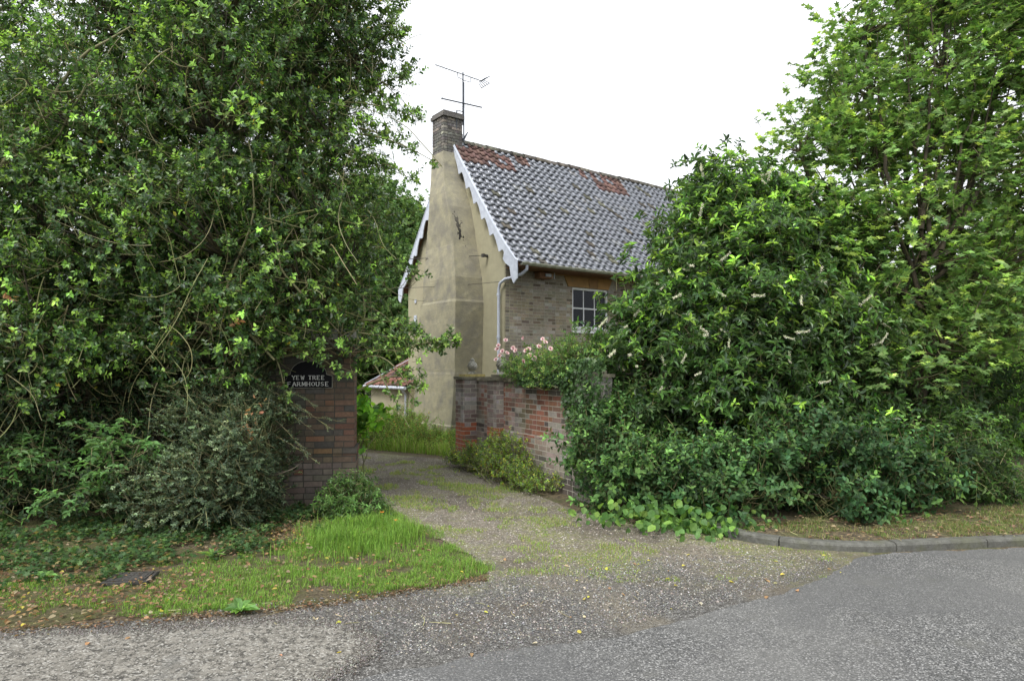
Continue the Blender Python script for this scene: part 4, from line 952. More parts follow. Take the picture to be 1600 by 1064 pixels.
plant('dark_bramble', (-4.6, 7.8, 0), [B(60, 780, 7.6, .5, .35), B(160, 800, 7.5, .45, .3), B(0, 700, 7.9, .6, .45), B(-120, 760, 7.6, .8, .5), B(240, 690, 8.1, .5, .4), B(330, 620, 8.1, .4, .35), B(100, 640, 8.3, .6, .5), B(200, 600, 8.4, .6, .5), B(0, 620, 8.2, .6, .5), B(300, 560, 8.4, .5, .4), B(250, 800, 7.5, .3, .25)], 'dark tangled bramble in deep shade under the holly at left', 'shrub', dens=16, per=7, cr=.2, K=8, L=.2, size=.06,
      shape=oval(.6), cols=((.018, .036, .014), (.014, .030, .012), (.03, .055, .018)), wts=(3, 2, 1), leafm='leaf', trunk_r=.012, stems=5, inner=.3, seed=15)
plant('pier_foot_shrub', (-1.95, 7.9, 0), [B(545, 790, 7.9, .30, .18), B(570, 800, 7.8, .22, .16), B(520, 800, 7.8, .22, .14), B(545, 765, 8.0, .16, .12)], 'small glossy evergreen seedling shrub at the foot of the left gate pier', 'shrub', dens=70, per=5, cr=.07, K=8, L=.10, size=.055, shape=LAUREL,
      cols=(MG, (.05, .10, .03), DG), wts=(2, 2, 1), tips=((.09, .17, .045),), tipfrac=.3, leafm='leaf_gloss', trunk_r=.012, stems=4, barkm='stem', inner=.3, seed=16, up=.7)
plant('fig_sucker', (-2.05, 9.4, 0), [B(566, 640, 9.5, .07, .2), B(562, 685, 9.5, .05, .12), B(590, 650, 9.4, .12, .07)], 'bright green broad leaved sucker showing past the edge of the left gate pier', 'shrub', dens=160, limb=0, per=1, cr=.05, K=5, L=.10, size=.11, shape=ROUND,
      cols=((.14, .28, .03), (.07, .15, .03)), wts=(1.5, 1), leafm='leaf', trunk_r=.006, stems=2, barkm='stem', seed=17)
# trees beyond the house
TG = ((.055, .10, .03), (.04, .075, .025), (.08, .13, .04))
plant('background_tree', tuple(at(610, 575, 30) * np.array([1, 1, 0])), [B(560, 420, 30, 3.0), B(630, 420, 30, 2.2), B(640, 470, 29, 2.2), B(600, 500, 28, 2.5), B(650, 520, 28, 2), B(520, 480, 30, 3.5), B(585, 340, 31, 1.4), B(640, 370, 31, 1.3)], 'broad leafy tree far behind the chimney and the gable', 'tree', dens=5, per=10, cr=.45, K=9, L=.35, size=.16, shape=ROUND,
      cols=TG, wts=(2, 2, 1), leafm='leaf_matt', trunk_r=.3, inner=.3, seed=41, group='trees beyond the house')
plant('background_tree', tuple(at(480, 575, 36) * np.array([1, 1, 0])), [B(470, 480, 36, 5), B(560, 450, 36, 3.2), B(380, 450, 38, 6)], 'grey green tree standing farthest back beyond the drive', 'tree', dens=2.5, per=10, cr=.6, K=9, L=.45, size=.2, shape=ROUND, cols=((.07, .11, .05), (.05, .08, .04)), wts=(1, 1), leafm='leaf_matt', trunk_r=.3, inner=.3, seed=42, group='trees beyond the house')

# right: laurel with white racemes
LB = [B(1120, 285, 10.0, .42), B(1150, 330, 10.0, .6), B(1105, 380, 9.8, .6), B(1190, 320, 10.2, .5), B(1110, 450, 9.6, .85), B(1200, 430, 9.6, 1.0), B(1020, 450, 9.4, .36), B(1035, 520, 9.2, .6), B(1130, 550, 9.2, .9), B(1230, 520, 9.2, .95), B(1000, 580, 9.0, .42), B(1045, 600, 8.9, .5, .4), B(1170, 600, 8.9, .75, .55), B(1290, 600, 9.0, .8), B(1250, 400, 9.9, .8), B(985, 510, 9.3, .32)]
lau, C, Dn = plant('laurel_tree', (2.9, 9.7, 0), LB, 'dark cherry laurel hung with cream flower spikes in front of the farmhouse', 'tree', dens=10, per=8, cr=.18, K=9, L=.18, size=.118, shape=LAUREL, cols=(DG, MG, BG, (.055, .12, .03)), wts=(3, 3, 1.5, 2), tips=((.20, .33, .05), (.15, .26, .045)), tipfrac=.45, tipz=(1.3, 3.6),  # tipz paints sunlit tips on the upper laurel, leaving lower leaves darker
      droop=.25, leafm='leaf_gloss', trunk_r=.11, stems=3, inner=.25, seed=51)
# racemes: one mesh, many copies
rs(52)
s = Soup(); s.tubes([[(0, 0, 0), (.005, 0, .04), (.012, 0, .09), (.02, 0, .13)]], [[.002, .002, .002, .001]], 4, (.5, .6, .3))
k = 170; u = R.random(k); P = np.stack([.02 * u * u + R.normal(size=k) * .0055, R.normal(size=k) * .0055, .02 + .115 * u], 1); put_leaves(s, P, rdir(k), rdir(k), R.uniform(.006, .010, k), ROUND, palette(k, [(.72, .70, .56), (.60, .60, .44), (.38, .42, .24)], [3, 3, 1]))
sp = s.build('flower_spike', M['petal'], lau)
front = (Dn[:, 1] < .15); idx = np.where(front & (C[:, 2] < 4.9))[0]; R.shuffle(idx); lb = np.array([2.9, 9.7, 0])
for q, i in enumerate(idx[:98]):
    o = sp if q == 0 else sp.copy()
    if q: col.objects.link(o); o.parent = lau
    d = nz(np.array([Dn[i][0] * .8 + R.normal() * .3, -.55 + R.normal() * .25, -.35 + R.normal() * .55 + (.5 if C[i][2] > 3.5 else 0)])); o.rotation_euler = Vector(d).to_track_quat('Z', 'X').to_euler(); o.location = tuple(C[i] - lb + nz(np.array([Dn[i][0], -abs(Dn[i][1]) - .5, 0])) * .37 + R.normal(size=3) * .05)
    k = R.uniform(.9, 1.5); o.scale = (k, k, k)

# right: maple
MB = [B(1560, 60, 10.5, 1.6), B(1420, 110, 10.3, 1.2), B(1330, 190, 10.1, .8), B(1250, 240, 10.0, .6), B(1340, 300, 9.9, 1.0), B(1470, 270, 9.9, 1.2), B(1590, 280, 10.3, 1.2), B(1300, 380, 9.6, .8), B(1420, 420, 9.3, .9), B(1540, 430, 9.4, .9), B(1340, 500, 9.0, .55, .4), B(1470, 540, 8.9, .7, .4), B(1590, 500, 9.3, .6, .4), B(1400, 590, 8.7, .45, .25), B(1650, 150, 10.5, 1.6), B(1700, 400, 10, 1.4),
      B(1500, -120, 10.8, 1.6), B(1350, 60, 10.6, .6), B(1650, -150, 11, 2)]
plant('maple_tree', (5.6, 9.9, 0), MB, 'tall light green maple with many thin upright limbs at the right', 'tree', dens=7.4, per=6, cr=.19, K=6, L=.22, size=.088, shape=MAPLE, cols=((.085, .15, .045), (.11, .185, .055), (.145, .225, .07), (.055, .10, .035)), wts=(3, 3, 1.5, 1.5), tips=((.22, .31, .07),), tipfrac=.25,
      flat=.9, up=.15, leafm='leaf', trunk_r=.10, inner=.25, seed=61, cz=.6)
rs(69); s = Soup(); mb = np.array([5.6, 9.9, 0]); P = []
for a, m_, e in [((1430, 640), (1445, 480), (1440, 330)), ((1440, 470), (1390, 330), (1335, 90)), ((1442, 420), (1440, 260), (1405, 30)), ((1442, 400), (1480, 250), (1485, 20)), ((1445, 430), (1530, 320), (1560, 60)), ((1445, 450), (1560, 360), (1640, 230)), ((1440, 480), (1340, 400), (1260, 230)), ((1436, 520), (1520, 440), (1640, 380)),
                 ((1430, 600), (1360, 520), (1290, 480)), ((1442, 360), (1460, 200), (1455, -60)), ((1500, 360), (1560, 240), (1600, 60)), ((1400, 330), (1375, 220), (1370, 60)), ((1470, 390), (1510, 250), (1530, 60))]:
    u = np.linspace(0, 1, 12)[:, None]; yy = 9.0; a, m_, e = at(*a, yy), at(*m_, yy + .3), at(*e, yy + R.uniform(.5, 1.0)); p = (1 - u) ** 2 * a + 2 * u * (1 - u) * m_ + u * u * e; P.append(p + R.normal(size=p.shape) * .018)
P = np.array(P); rad = np.linspace(1, .10, 12)[None] * np.array([.085] + [.036] * 4 + [.034] * 8)[:, None]; rad[0] = np.linspace(.085, .045, 12)
P[0, :, 2] = np.linspace(0, P[0, -1, 2], 12); s.tubes(P - mb, rad, 7, (.5, .46, .36)); s.build('limbs', M['bark'], bpy.data.objects['maple_tree'], True)
# of dark twigs right of laurel, hedge shrubs at the foot
plant('hedge_shrub', (2.0, 8.1, 0), [B(960, 700, 8.4, .45, .4), B(955, 640, 8.7, .28, .35), B(1010, 740, 8.0, .42, .32), B(960, 770, 7.9, .3, .25)], 'green self sown shrub spilling over the near end of the garden wall', 'shrub', dens=26, per=6, cr=.10, K=8, L=.22, size=.082, shape=PRIVET,
      cols=((.045, .088, .028), (.024, .055, .02), (.05, .10, .035)), wts=(2, 2, 1), tips=((.09, .17, .045),), tipfrac=.3, leafm='leaf', trunk_r=.014, stems=6, limb=.35, contrast=.8, inner=.25, seed=62, up=.5, group='shrubs along the right of the drive')
plant('hedge_shrub', (3.0, 7.8, 0), [B(1090, 745, 7.9, .42, .26), B(1170, 735, 7.8, .42, .34), B(1050, 760, 7.7, .35, .25), B(1140, 770, 7.5, .4, .28)], 'mid green shrub with upright leafy shoots under the laurel', 'shrub', dens=26, per=6, cr=.10, K=8, L=.22, size=.082, shape=PRIVET,
      cols=((.04, .08, .028), (.022, .052, .02), (.045, .092, .034)), wts=(2, 2, 1), tips=((.085, .165, .045),), tipfrac=.3, leafm='leaf', trunk_r=.014, stems=6, limb=.35, contrast=.8, inner=.25, seed=63, up=.6, group='shrubs along the right of the drive')
plant('hedge_shrub', (4.4, 8.0, 0), [B(1270, 720, 7.8, .5, .42), B(1350, 730, 7.8, .5, .42), B(1300, 780, 7.5, .4, .22), B(1410, 740, 7.9, .45, .4)], 'broad leaved shrub below the maple trunk beside the kerb', 'shrub', dens=26, per=6, cr=.10, K=8, L=.22, size=.082, shape=oval(.6),
      cols=((.028, .066, .026), (.04, .08, .028), (.02, .045, .016)), wts=(2, 1, 1), tips=((.08, .15, .04),), tipfrac=.25, leafm='leaf', trunk_r=.014, stems=6, limb=.35, contrast=.8, inner=.25, seed=64, up=.5, group='shrubs along the right of the drive')
plant('hedge_shrub', (5.9, 8.6, 0), [B(1470, 720, 8.4, .55, .45), B(1530, 735, 8.6, .45, .35), B(1490, 660, 9.0, .5, .45), B(1590, 765, 9.0, .4, .15)], 'dark drooping shrub at the far right end of the verge', 'shrub', dens=20, per=6, cr=.12, K=9, L=.22, size=.085, shape=LAUREL,
      cols=(DG, MG, BG), wts=(2, 2, 1), tips=((.07, .14, .035),), tipfrac=.15, droop=.3, leafm='leaf', trunk_r=.014, stems=6, limb=.35, contrast=.8, inner=.3, seed=65, group='shrubs along the right of the drive')
plant('shade_thicket', (3.6, 9.6, 0), [B(1000, 640, 10.2, .8, .7), B(1120, 660, 10.0, .9, .7), B(1250, 660, 10.0, .9, .7), B(1380, 650, 10.2, .9, .7), B(1480, 620, 10.6, .8, .7)], 'dark thicket filling the shade beneath the laurel', 'shrub', dens=9, per=8, cr=.25, K=8, L=.22, size=.10, shape=oval(.55), cols=(DG, (.018, .04, .014)), wts=(1, 1), leafm='leaf', trunk_r=.02, stems=6, inner=.4, seed=66)
LGR = ((.12, .22, .04), (.08, .16, .03), (.16, .28, .05))
plant('garden_bush', tuple(at(1590, 660, 14) * np.array([1, 1, 0])), [B(1560, 640, 14, 1.0, .8), B(1650, 640, 14, 1.3, 1.0), B(1500, 600, 15, .9, .8)], 'bright yellow green bush in the garden beyond the maple', 'shrub', dens=9, per=8, cr=.25, K=9, L=.25, size=.10, shape=PRIVET, cols=LGR, wts=(1, 1, 1), leafm='leaf', trunk_r=.03, stems=5, inner=.3, seed=67)
plant('background_tree', tuple(at(1500, 575, 20) * np.array([1, 1, 0])), [B(1450, 520, 20, 2.0), B(1560, 500, 20, 1.8), B(1350, 540, 21, 1.8), B(1650, 500, 20, 2.3)], 'pale green tree in the garden behind the maple', 'tree', dens=3.5, per=10, cr=.45, K=9, L=.35, size=.14, shape=ROUND, cols=((.06, .12, .03), (.09, .16, .04)), wts=(1, 1), leafm='leaf_matt', trunk_r=.2, inner=.3, seed=68, group='trees beyond the house')

# rose on the garden wall
rose, C, Dn = plant('rambling_rose', tuple(ww(.9, -.5, 0)), [(ww(1.95, -.2, 1.66), (.24, .3, .14)), (ww(1.6, -.2, 1.66), (.32, .32, .18)), (ww(1.1, -.2, 1.68), (.38, .35, .22)), (ww(.6, -.2, 1.72), (.4, .38, .26)), (ww(.2, -.2, 1.8), (.35, .35, .3))], 'rambling rose with pale pink blooms sprawling along the garden wall top', 'rose', dens=60, per=5, cr=.09, K=8, L=.12, size=.045, shape=PRIVET,
      cols=((.06, .12, .035), (.09, .17, .045), (.04, .085, .03)), wts=(2, 2, 1), tips=((.15, .22, .05),), tipfrac=.3, leafm='leaf', trunk_r=.015, stems=3, barkm='stem', inner=.35, seed=71)
def bloom():
    s = Soup()
    for rg, (n, r, ti) in enumerate(((6, .020, 1.2), (7, .034, .75), (7, .045, .25))):
        a = np.arange(n) * 2 * math.pi / n + rg * .5; D = np.stack([np.cos(a) * math.cos(ti), np.sin(a) * math.cos(ti), np.full(n, math.sin(ti))], 1); Nn = np.stack([-np.cos(a) * math.sin(ti), -np.sin(a) * math.sin(ti), np.full(n, math.cos(ti))], 1)
        put_leaves(s, np.zeros((n, 3)), D, Nn, np.full(n, r), oval(.95, -.15), palette(n, [((.62, .30, .34), (.70, .42, .44), (.76, .58, .56))[rg]], [1]))
    return s
rb = ww(.9, -.5, 0); rs(72); bl0 = None
for i, (px, py, Y) in enumerate([(777, 546, 10.9), (781, 556, 10.8), (779, 540, 10.9), (785, 549, 10.8), (790, 532, 10.9), (802, 544, 10.6), (806, 548, 10.5), (818, 528, 10.6), (822, 548, 10.2), (826, 546, 10.2), (828, 556, 10.1), (842, 542, 10.0), (843, 553, 9.9), (848, 530, 10.1), (852, 535, 10.0), (817, 565, 10.1), (792, 552, 10.6), (835, 560, 9.9), (775, 562, 10.9), (860, 545, 9.8)]):
    if bl0 is None: o = bl0 = bloom().build('bloom', M['petal'], rose)
    else: o = bl0.copy(); col.objects.link(o); o.parent = rose
    d = nz(np.array([R.normal() * .4, -.8, .5 + R.normal() * .3])); o.rotation_euler = Vector(d).to_track_quat('Z', 'X').to_euler(); o.location = tuple(at(px, py, Y - .12) - rb); k = R.uniform(.8, 1.2); o.scale = (k, k, k)
# ivy draping the wall top and near pier
rs(73)
def ivy(name, pts, nrm, size, label, cat, cols, parent_loc, shape=IVY, m='leaf_gloss', stems=True):
    t = empty(name, tuple(parent_loc), 0, label, cat); s = Soup(); n = len(pts)
    D = R.normal(size=(n, 3)) * .5; D[:, 2] -= .8; N = nrm + R.normal(size=(n, 3)) * .35
    put_leaves(s, pts - parent_loc, D, N, R.uniform(.6, 1.25, n) * size, shape, palette(n, cols, [1] * len(cols))); s.build('foliage', M[m], t)
    return t
n = 4600; x = R.uniform(-.7, 1.5, n); env = np.clip(1.05 - np.maximum(x + .05, 0) * 3.2, .10, 1.1); z = 1.62 + .2 * (x < .1) - R.random(n) ** 1.4 * env * 1.6
P = np.stack([ww(a, .06 + R.random() * .10, 0) for a in x]); P[:, 2] = z; ok = z > .05
ivy('ivy', P[ok], np.array([-.8, -.5, .3]), .042, 'dark ivy hanging over the near end of the garden wall', 'ivy', ((.022, .046, .016), (.035, .07, .022), (.045, .085, .028)), ww(-.2, .1, 0))
stem = Soup()
# grey bare bush of stems at wall foot and weeds
plant('wall_foot_weeds', tuple(ww(1.6, .35, 0)), [(ww(2.0, .30, .30), (.25, .25, .26)), (ww(1.5, .35, .32), (.28, .28, .30)), (ww(1.1, .35, .16), (.25, .25, .14)), (ww(2.6, .40, .22), (.22, .22, .2)), (ww(.6, .3, .10), (.3, .25, .08)), (ww(3.1, .4, .15), (.2, .2, .14))], 'yellow green leafy weeds growing against the foot of the garden wall', 'weeds', dens=70, per=5, cr=.07, K=8, L=.12, size=.042, shape=PRIVET,
      cols=((.15, .23, .035), (.08, .14, .035), (.09, .11, .07), (.28, .26, .04)), wts=(3, 2.5, 2, .7), leafm='leaf', trunk_r=.008, stems=6, barkm='stem', inner=.35, seed=74, up=.8)
plant('nettle_bed', tuple(at(640, 700, 14.5) * np.array([1, 1, 0])), [B(600, 682, 14.8, .5, .30), B(640, 690, 14.4, .5, .26), B(680, 697, 14.0, .45, .22), B(720, 700, 13.8, .35, .18), B(575, 680, 15.2, .5, .3), B(620, 670, 15.5, .6, .3), B(545, 675, 15.5, .6, .3)], 'bed of nettles and long grass at the foot of the chimney', 'weeds', dens=34, per=6, cr=.12, K=9, L=.2, size=.055, shape=oval(.4),
      cols=((.15, .24, .05), (.11, .19, .04), (.21, .22, .07), (.26, .15, .05)), wts=(4, 4, 2, .6), leafm='leaf', trunk_r=.008, stems=6, barkm='stem', inner=.35, seed=75, up=1.1)
# bindweed at the corner of the drive by the kerb
rs(76); n = 620; P = np.concatenate([at(1040, 800, 7.3) + R.normal(size=(n // 2, 3)) * np.array([.42, .2, .10]), at(1090, 815, 7.1) + R.normal(size=(n // 3, 3)) * np.array([.3, .18, .07]), at(1130, 830, 6.95) + R.normal(size=(60, 3)) * np.array([.14, .08, .05])]); P[:, 2] = np.maximum(P[:, 2], .03 + R.random(len(P)) * .06)
ivy('bindweed', P, np.array([0, -.45, .8]), .085, 'large heart shaped bindweed leaves trailing over the start of the kerb', 'creeper', ((.05, .105, .03), (.075, .145, .04), (.12, .21, .045)), np.array([2, 7.2, 0]), ROUND, 'leaf')
# ivy ground cover in the verge
rs(77); GC = [(-9, 4.9), (-4.2, 4.9), (-3.1, 5.4), (-2.3, 5.9), (-1.9, 6.9), (-1.85, 7.9), (-3, 8.4), (-9, 8.4)]
Q = inside_pts(GC, 42000); ok = np.array([mnoise.noise(Vector((a * 1.6, b_ * 1.6, 0))) + .5 * mnoise.noise(Vector((a * 6, b_ * 6, 4))) > -.12 + max(0, 6.3 + .25 * (a + 2) - b_) * .5 for a, b_ in Q]); Q = Q[ok]; n = len(Q)
P = np.concatenate([Q, R.uniform(.02, .10, (n, 1))], 1); s = Soup(); D = R.normal(size=(n, 3)); D[:, 2] *= .3; N = R.normal(size=(n, 3)) * .45; N[:, 2] += 1
put_leaves(s, P, D, N, R.uniform(.022, .048, n), IVY, palette(n, [(.026, .055, .020), (.04, .08, .026), (.065, .115, .034), (.14, .12, .05)], [3, 3, 1.2, .6])); tag(s.build('ivy_ground_cover', M['leaf']), 'low ivy carpeting the shaded part of the left verge', 'ground cover', kind='stuff')

# ------------------------------------------------------------------ grass
def blades(name, P, h, w_, cols, label, lean=.5, wts=None):
    n = len(P); s = Soup(); a = R.uniform(0, 6.28, n); d = np.stack([np.cos(a), np.sin(a), np.zeros(n)], 1); sd = np.stack([-np.sin(a), np.cos(a), np.zeros(n)], 1); H_ = h * R.uniform(.5, 1.35, n) * np.array([.85 + .9 * mnoise.noise(Vector((q[0] * 2.5, q[1] * 3, 7))) + .5 * mnoise.noise(Vector((q[0] * 9, q[1] * 9, 2))) for q in P]).clip(.3, 1.6); ln = lean * R.uniform(.1, 1.4, n); Wd = w_ * R.uniform(.7, 1.3, n)
    z = np.array([0, 0, 1.])
    v0 = P - sd * Wd[:, None]; v1 = P + sd * Wd[:, None]; m1 = P + z * (H_ * .6)[:, None] + d * (H_ * ln * .3)[:, None]; v2 = m1 + sd * (Wd * .7)[:, None]; v3 = m1 - sd * (Wd * .7)[:, None]
    tip = P + z * (H_ * (1 - .25 * ln))[:, None] + d * (H_ * ln)[:, None]
    t = palette(n, cols, wts or [1] * len(cols))
    V = np.stack([v0, v1, v2, v3], 1); s.inst(V, [(0, 1, 2, 3)], t); V = np.stack([v3, v2, tip], 1); s.inst(V, [(0, 1, 2)], t)
    return tag(s.build(name, M['leaf_matt']), label, 'grass', kind='stuff')
rs(80)
GR = [(.105, .19, .035), (.145, .24, .045), (.08, .135, .03), (.25, .22, .11)]
VP = [(-9, 4.0), (-3.9, 4.28), (-3.28, 4.36), (-2.83, 4.68), (-2.4, 4.64), (-1.99, 4.78), (-1.6, 4.80), (-1.38, 4.96), (-1.1, 5.02), (-.87, 5.24), (-.6, 5.25), (-.28, 5.55), (-.12, 5.75), (-.32, 5.9), (-.38, 6.2), (-.62, 6.6), (-.7, 7.0), (-1.15, 7.5), (-1.2, 7.8), (-1.5, 8.2), (-2.0, 7.6), (-2.0, 6.8), (-2.6, 6.1), (-4.5, 5.2), (-9, 5.2)]
Q = inside_pts(VP, 260000)
den = np.array([mnoise.noise(Vector((a * 1.1, b_ * 1.6, 3))) + .5 * mnoise.noise(Vector((a * 5, b_ * 5, 1))) for a, b_ in Q]); keep = den > (-.30 + np.clip((-2.1 - Q[:, 0]) * .26, 0, .30) + .25 * (R.random(len(Q)) < .3)); Q = Q[keep]
P = np.concatenate([Q, np.full((len(Q), 1), .004)], 1); dd = np.clip((Q[:, 0] + 4.0) / 2.2, .55, 1)
blades('grass', P, .050 * dd, .0022, GR, 'short bright green grass on the left verge', .9, [4, 4, 3, .7])
n = 9000; Q = np.stack([R.normal(-1.5, .28, n), R.normal(6.85, .38, n)], 1); Q = Q[(Q[:, 0] > -2.3) & (Q[:, 0] < -.75 - (Q[:, 1] - 6.5) * .4)]; P = np.concatenate([Q, np.zeros((len(Q), 1))], 1)
blades('tall_grass', P, .135, .0028, GR[:3], 'tall lush grass tuft on the verge beside the gravel', .55)
n = 26000; Q = np.concatenate([inside_pts([(-3.8, 15.6), (-2.9, 14.2), (-1.0, 13.0), (-.7, 13.6), (-1.6, 15.9), (-3, 17)], n)]); P = np.concatenate([Q, np.zeros((len(Q), 1))], 1)
blades('long_grass', P, .26, .005, [(.17, .28, .05), (.21, .30, .07), (.27, .28, .12)], 'long grass under the chimney and along the back of the drive', .6)
# mossy short tufts in the drive
Q = inside_pts([(-.2, 5.3), (2.6, 5.5), (2.9, 6.2), (1.6, 7.1), (.6, 8.2), (-.6, 11.4), (-3.4, 13.4), (-3, 11.5), (-1.4, 8.4), (-.5, 6.6)], 170000)
den = np.array([mnoise.noise(Vector((a * 1.5, b_ * 1.1, 13))) + .7 * mnoise.noise(Vector((a * 5, b_ * 4, 11))) for a, b_ in Q]); Q = Q[den > .14]; P = np.concatenate([Q, np.full((len(Q), 1), .008)], 1)
blades('drive_tufts', P, .024 + .022 * np.clip((Q[:, 1] - 6) / 4, 0, 1), .0022, [(.16, .23, .05), (.13, .20, .045), (.24, .23, .10)], 'thin moss and grass tufts in the gravel drive', 1.0)
# dry grass and dead stems on the bank
Q = inside_pts([(2.3, 6.75), (3.2, 6.40), (4.9, 6.66), (9, 7.0), (9, 8.6), (5.5, 7.7), (4, 7.3), (2.6, 7.2)], 40000)
den = np.array([mnoise.noise(Vector((a * 2.5, b_ * 2.5, 23))) for a, b_ in Q]); Q = Q[den > -.12]; P = np.concatenate([Q, np.full((len(Q), 1), .075)], 1)
Q2 = inside_pts([(4.2, 6.7), (9, 7.05), (9, 9.5), (6.4, 8.6), (4.6, 7.4)], 22000); P = np.concatenate([P, np.concatenate([Q2, np.full((len(Q2), 1), .066)], 1)])
blades('bank_grass', P, .045, .0025, [(.13, .13, .055), (.09, .14, .035), (.20, .175, .09), (.08, .13, .03)], 'thin dry grass on the earth bank behind the kerb', 1.3)

# ------------------------------------------------------------------ stones, fallen leaves, twigs
def pebbles(name, Q, z, r, cols, wts, label):
    n = len(Q); v = np.array([(1, 0, 0), (-1, 0, 0), (0, 1, 0), (0, -1, 0), (0, 0, .7), (0, 0, -.5), ]); fc = [(0, 2, 4), (2, 1, 4), (1, 3, 4), (3, 0, 4)]
    a = R.uniform(0, 6.28, n); sc_ = r * R.uniform(.45, 1.5, n)[:, None] * R.uniform(.7, 1.3, (n, 3)); V = v[None] * sc_[:, None]; V = V + R.normal(size=V.shape) * (sc_[:, None] * .12)
    c, s_ = np.cos(a)[:, None], np.sin(a)[:, None]; V = np.stack([V[..., 0] * c - V[..., 1] * s_, V[..., 0] * s_ + V[..., 1] * c, V[..., 2]], -1) + np.concatenate([Q, np.full((n, 1), z)], 1)[:, None]
    s = Soup(); s.inst(V, fc, palette(n, cols, wts)); return tag(s.build(name, M['stonechip']), label, 'gravel', kind='stuff')
M['stonechip'] = mat('stone_chip', (1, 1, 1), (.8, .8, .8), 60, .85)
rs(90)
DP = [(-.1, 4.2), (.6, 4.4), (1.9, 5.15), (2.9, 6.1), (1.9, 6.9), (.7, 8.1), (-.5, 11.4), (-1, 12.6), (-3.4, 13.6), (-3, 11.3), (-1.2, 7.8), (-.2, 5.8), (-.2, 5.5), (-1.4, 4.9), (-2.6, 4.68), (-1.9, 4.5), (-.7, 4.5), (-.7, 4.0)]
Q = inside_pts(DP, 85000); w1 = Q[:, 1] < 6.2
pebbles('loose_gravel', Q, .009, .006, [(.28, .25, .21), (.16, .145, .12), (.42, .39, .34), (.09, .085, .08)], [3, 3, 1.3, 2], 'loose gravel scattered over the drive')
Q = inside_pts([(-.85, 3.95), (.4, 4.3), (2.4, 5.5), (3.0, 6.1), (1.5, 6.2), (-.2, 5.4), (-2.5, 4.7), (-1.2, 4.7)], 22000)
pebbles('stone_chippings', Q, .011, .0048, [(.20, .20, .20), (.10, .10, .10), (.42, .42, .41), (.06, .06, .06)], [3, 3, 1.2, 2], 'grey chippings along the broken edge of the road')
Q = []
for a_, b_ in zip([(-5, 4.0), (-3.6, 4.28), (-2.28, 4.44), (-1.6, 4.58), (-1.05, 4.47), (-.88, 4.25), (-.84, 4.0), (-1.0, 3.7)], [(-3.6, 4.28), (-2.28, 4.44), (-1.6, 4.58), (-1.05, 4.47), (-.88, 4.25), (-.84, 4.0), (-1.0, 3.7), (-1.5, 3.2)]):
    a_, b_ = np.array(a_), np.array(b_); n = int(2600 * np.linalg.norm(b_ - a_)); u = R.random((n, 1)); Q.append(a_ * (1 - u) + b_ * u + R.normal(size=(n, 2)) * .045)
pebbles('edge_grit', np.concatenate(Q), .017, .0048, [(.16, .15, .14), (.09, .085, .075), (.30, .29, .26), (.06, .05, .04)], [3, 3, 1, 3], 'dark grit gathered round the edge of the pale concrete')
Q = np.stack([R.normal(0, 1, 4200), R.normal(0, 1, 4200)], 1); u = R.random((4200, 1)); Q = np.array([[-.3, 3.98]]) * (1 - u) + np.array([[2.9, 5.9]]) * u + Q * .09
pebbles('road_grit', Q, .013, .004, [(.16, .155, .15), (.09, .085, .08), (.30, .29, .27)], [3, 3, 1], 'loose grit spilling from the drive onto the road edge')
def litter(name, Q, z, size, cols, wts, label):
    n = len(Q); P = np.concatenate([Q, np.broadcast_to(np.asarray(z), (n,))[:, None]], 1); D = R.normal(size=(n, 3)); D[:, 2] *= .15; N = R.normal(size=(n, 3)) * .35; N[:, 2] += 1; s = Soup()
    put_leaves(s, P, D, N, size * R.uniform(.5, 1.4, n), oval(.6, .15), palette(n, cols, wts)); return tag(s.build(name, M['leaf_matt']), label, 'leaf litter', kind='stuff')
Q = np.concatenate([inside_pts([(-3.6, 4.5), (-2, 4.72), (-.5, 5.4), (-1.0, 7.4), (-2.0, 7.9), (-4.5, 7.5), (-7, 6), (-7, 4.5)], 2600), inside_pts([(-7, 4.2), (-3.3, 4.45), (-2.2, 4.8), (-2.4, 5.6), (-4, 6), (-7, 6)], 2600), np.stack([R.normal(-2.35, .45, 900), R.normal(6.9, .35, 900)], 1)])
litter('fallen_leaves', Q, R.uniform(.015, .06, len(Q)), .034, [(.20, .125, .07), (.11, .07, .045), (.30, .25, .06), (.22, .175, .12)], [3, 3, .3, 1.2], 'brown fallen leaves lying on the left verge')
Q = np.stack([R.uniform(-4, -.2, 1500), np.zeros(1500)], 1); Q[:, 1] = np.interp(Q[:, 0], [-4, -3.28, -2.0, -1.4, -.9, -.2], [4.22, 4.36, 4.68, 4.85, 5.12, 5.46]) + R.normal(size=1500) * .05
litter('edge_debris', Q, R.uniform(.012, .03, 1500), .022, [(.10, .065, .04), (.06, .045, .03), (.24, .19, .13), (.16, .10, .06)], [3, 3, 1, 2], 'dark leaf debris along the broken verge edge')
Q = inside_pts([(-3.3, 4.2), (-.4, 3.8), (2.8, 5.4), (3.0, 6.2), (-.2, 6.2), (-.6, 5.2), (-3.3, 4.5)], 130); litter('road_edge_leaves', Q, .022, .035, [(.45, .40, .08), (.30, .18, .10), (.42, .36, .27)], [2, 2, 2], 'yellow and brown leaves scattered on the road edge')
Q = inside_pts([(2.3, 6.75), (3.2, 6.4), (9, 7.0), (9, 8.6), (4, 7.6), (2.4, 7.3)], 2200); litter('bank_litter', Q, R.uniform(.08, .10, len(Q)), .04, [(.17, .11, .07), (.10, .07, .05), (.25, .20, .13)], [2, 2, 1], 'brown leaf litter on the bank behind the kerb')
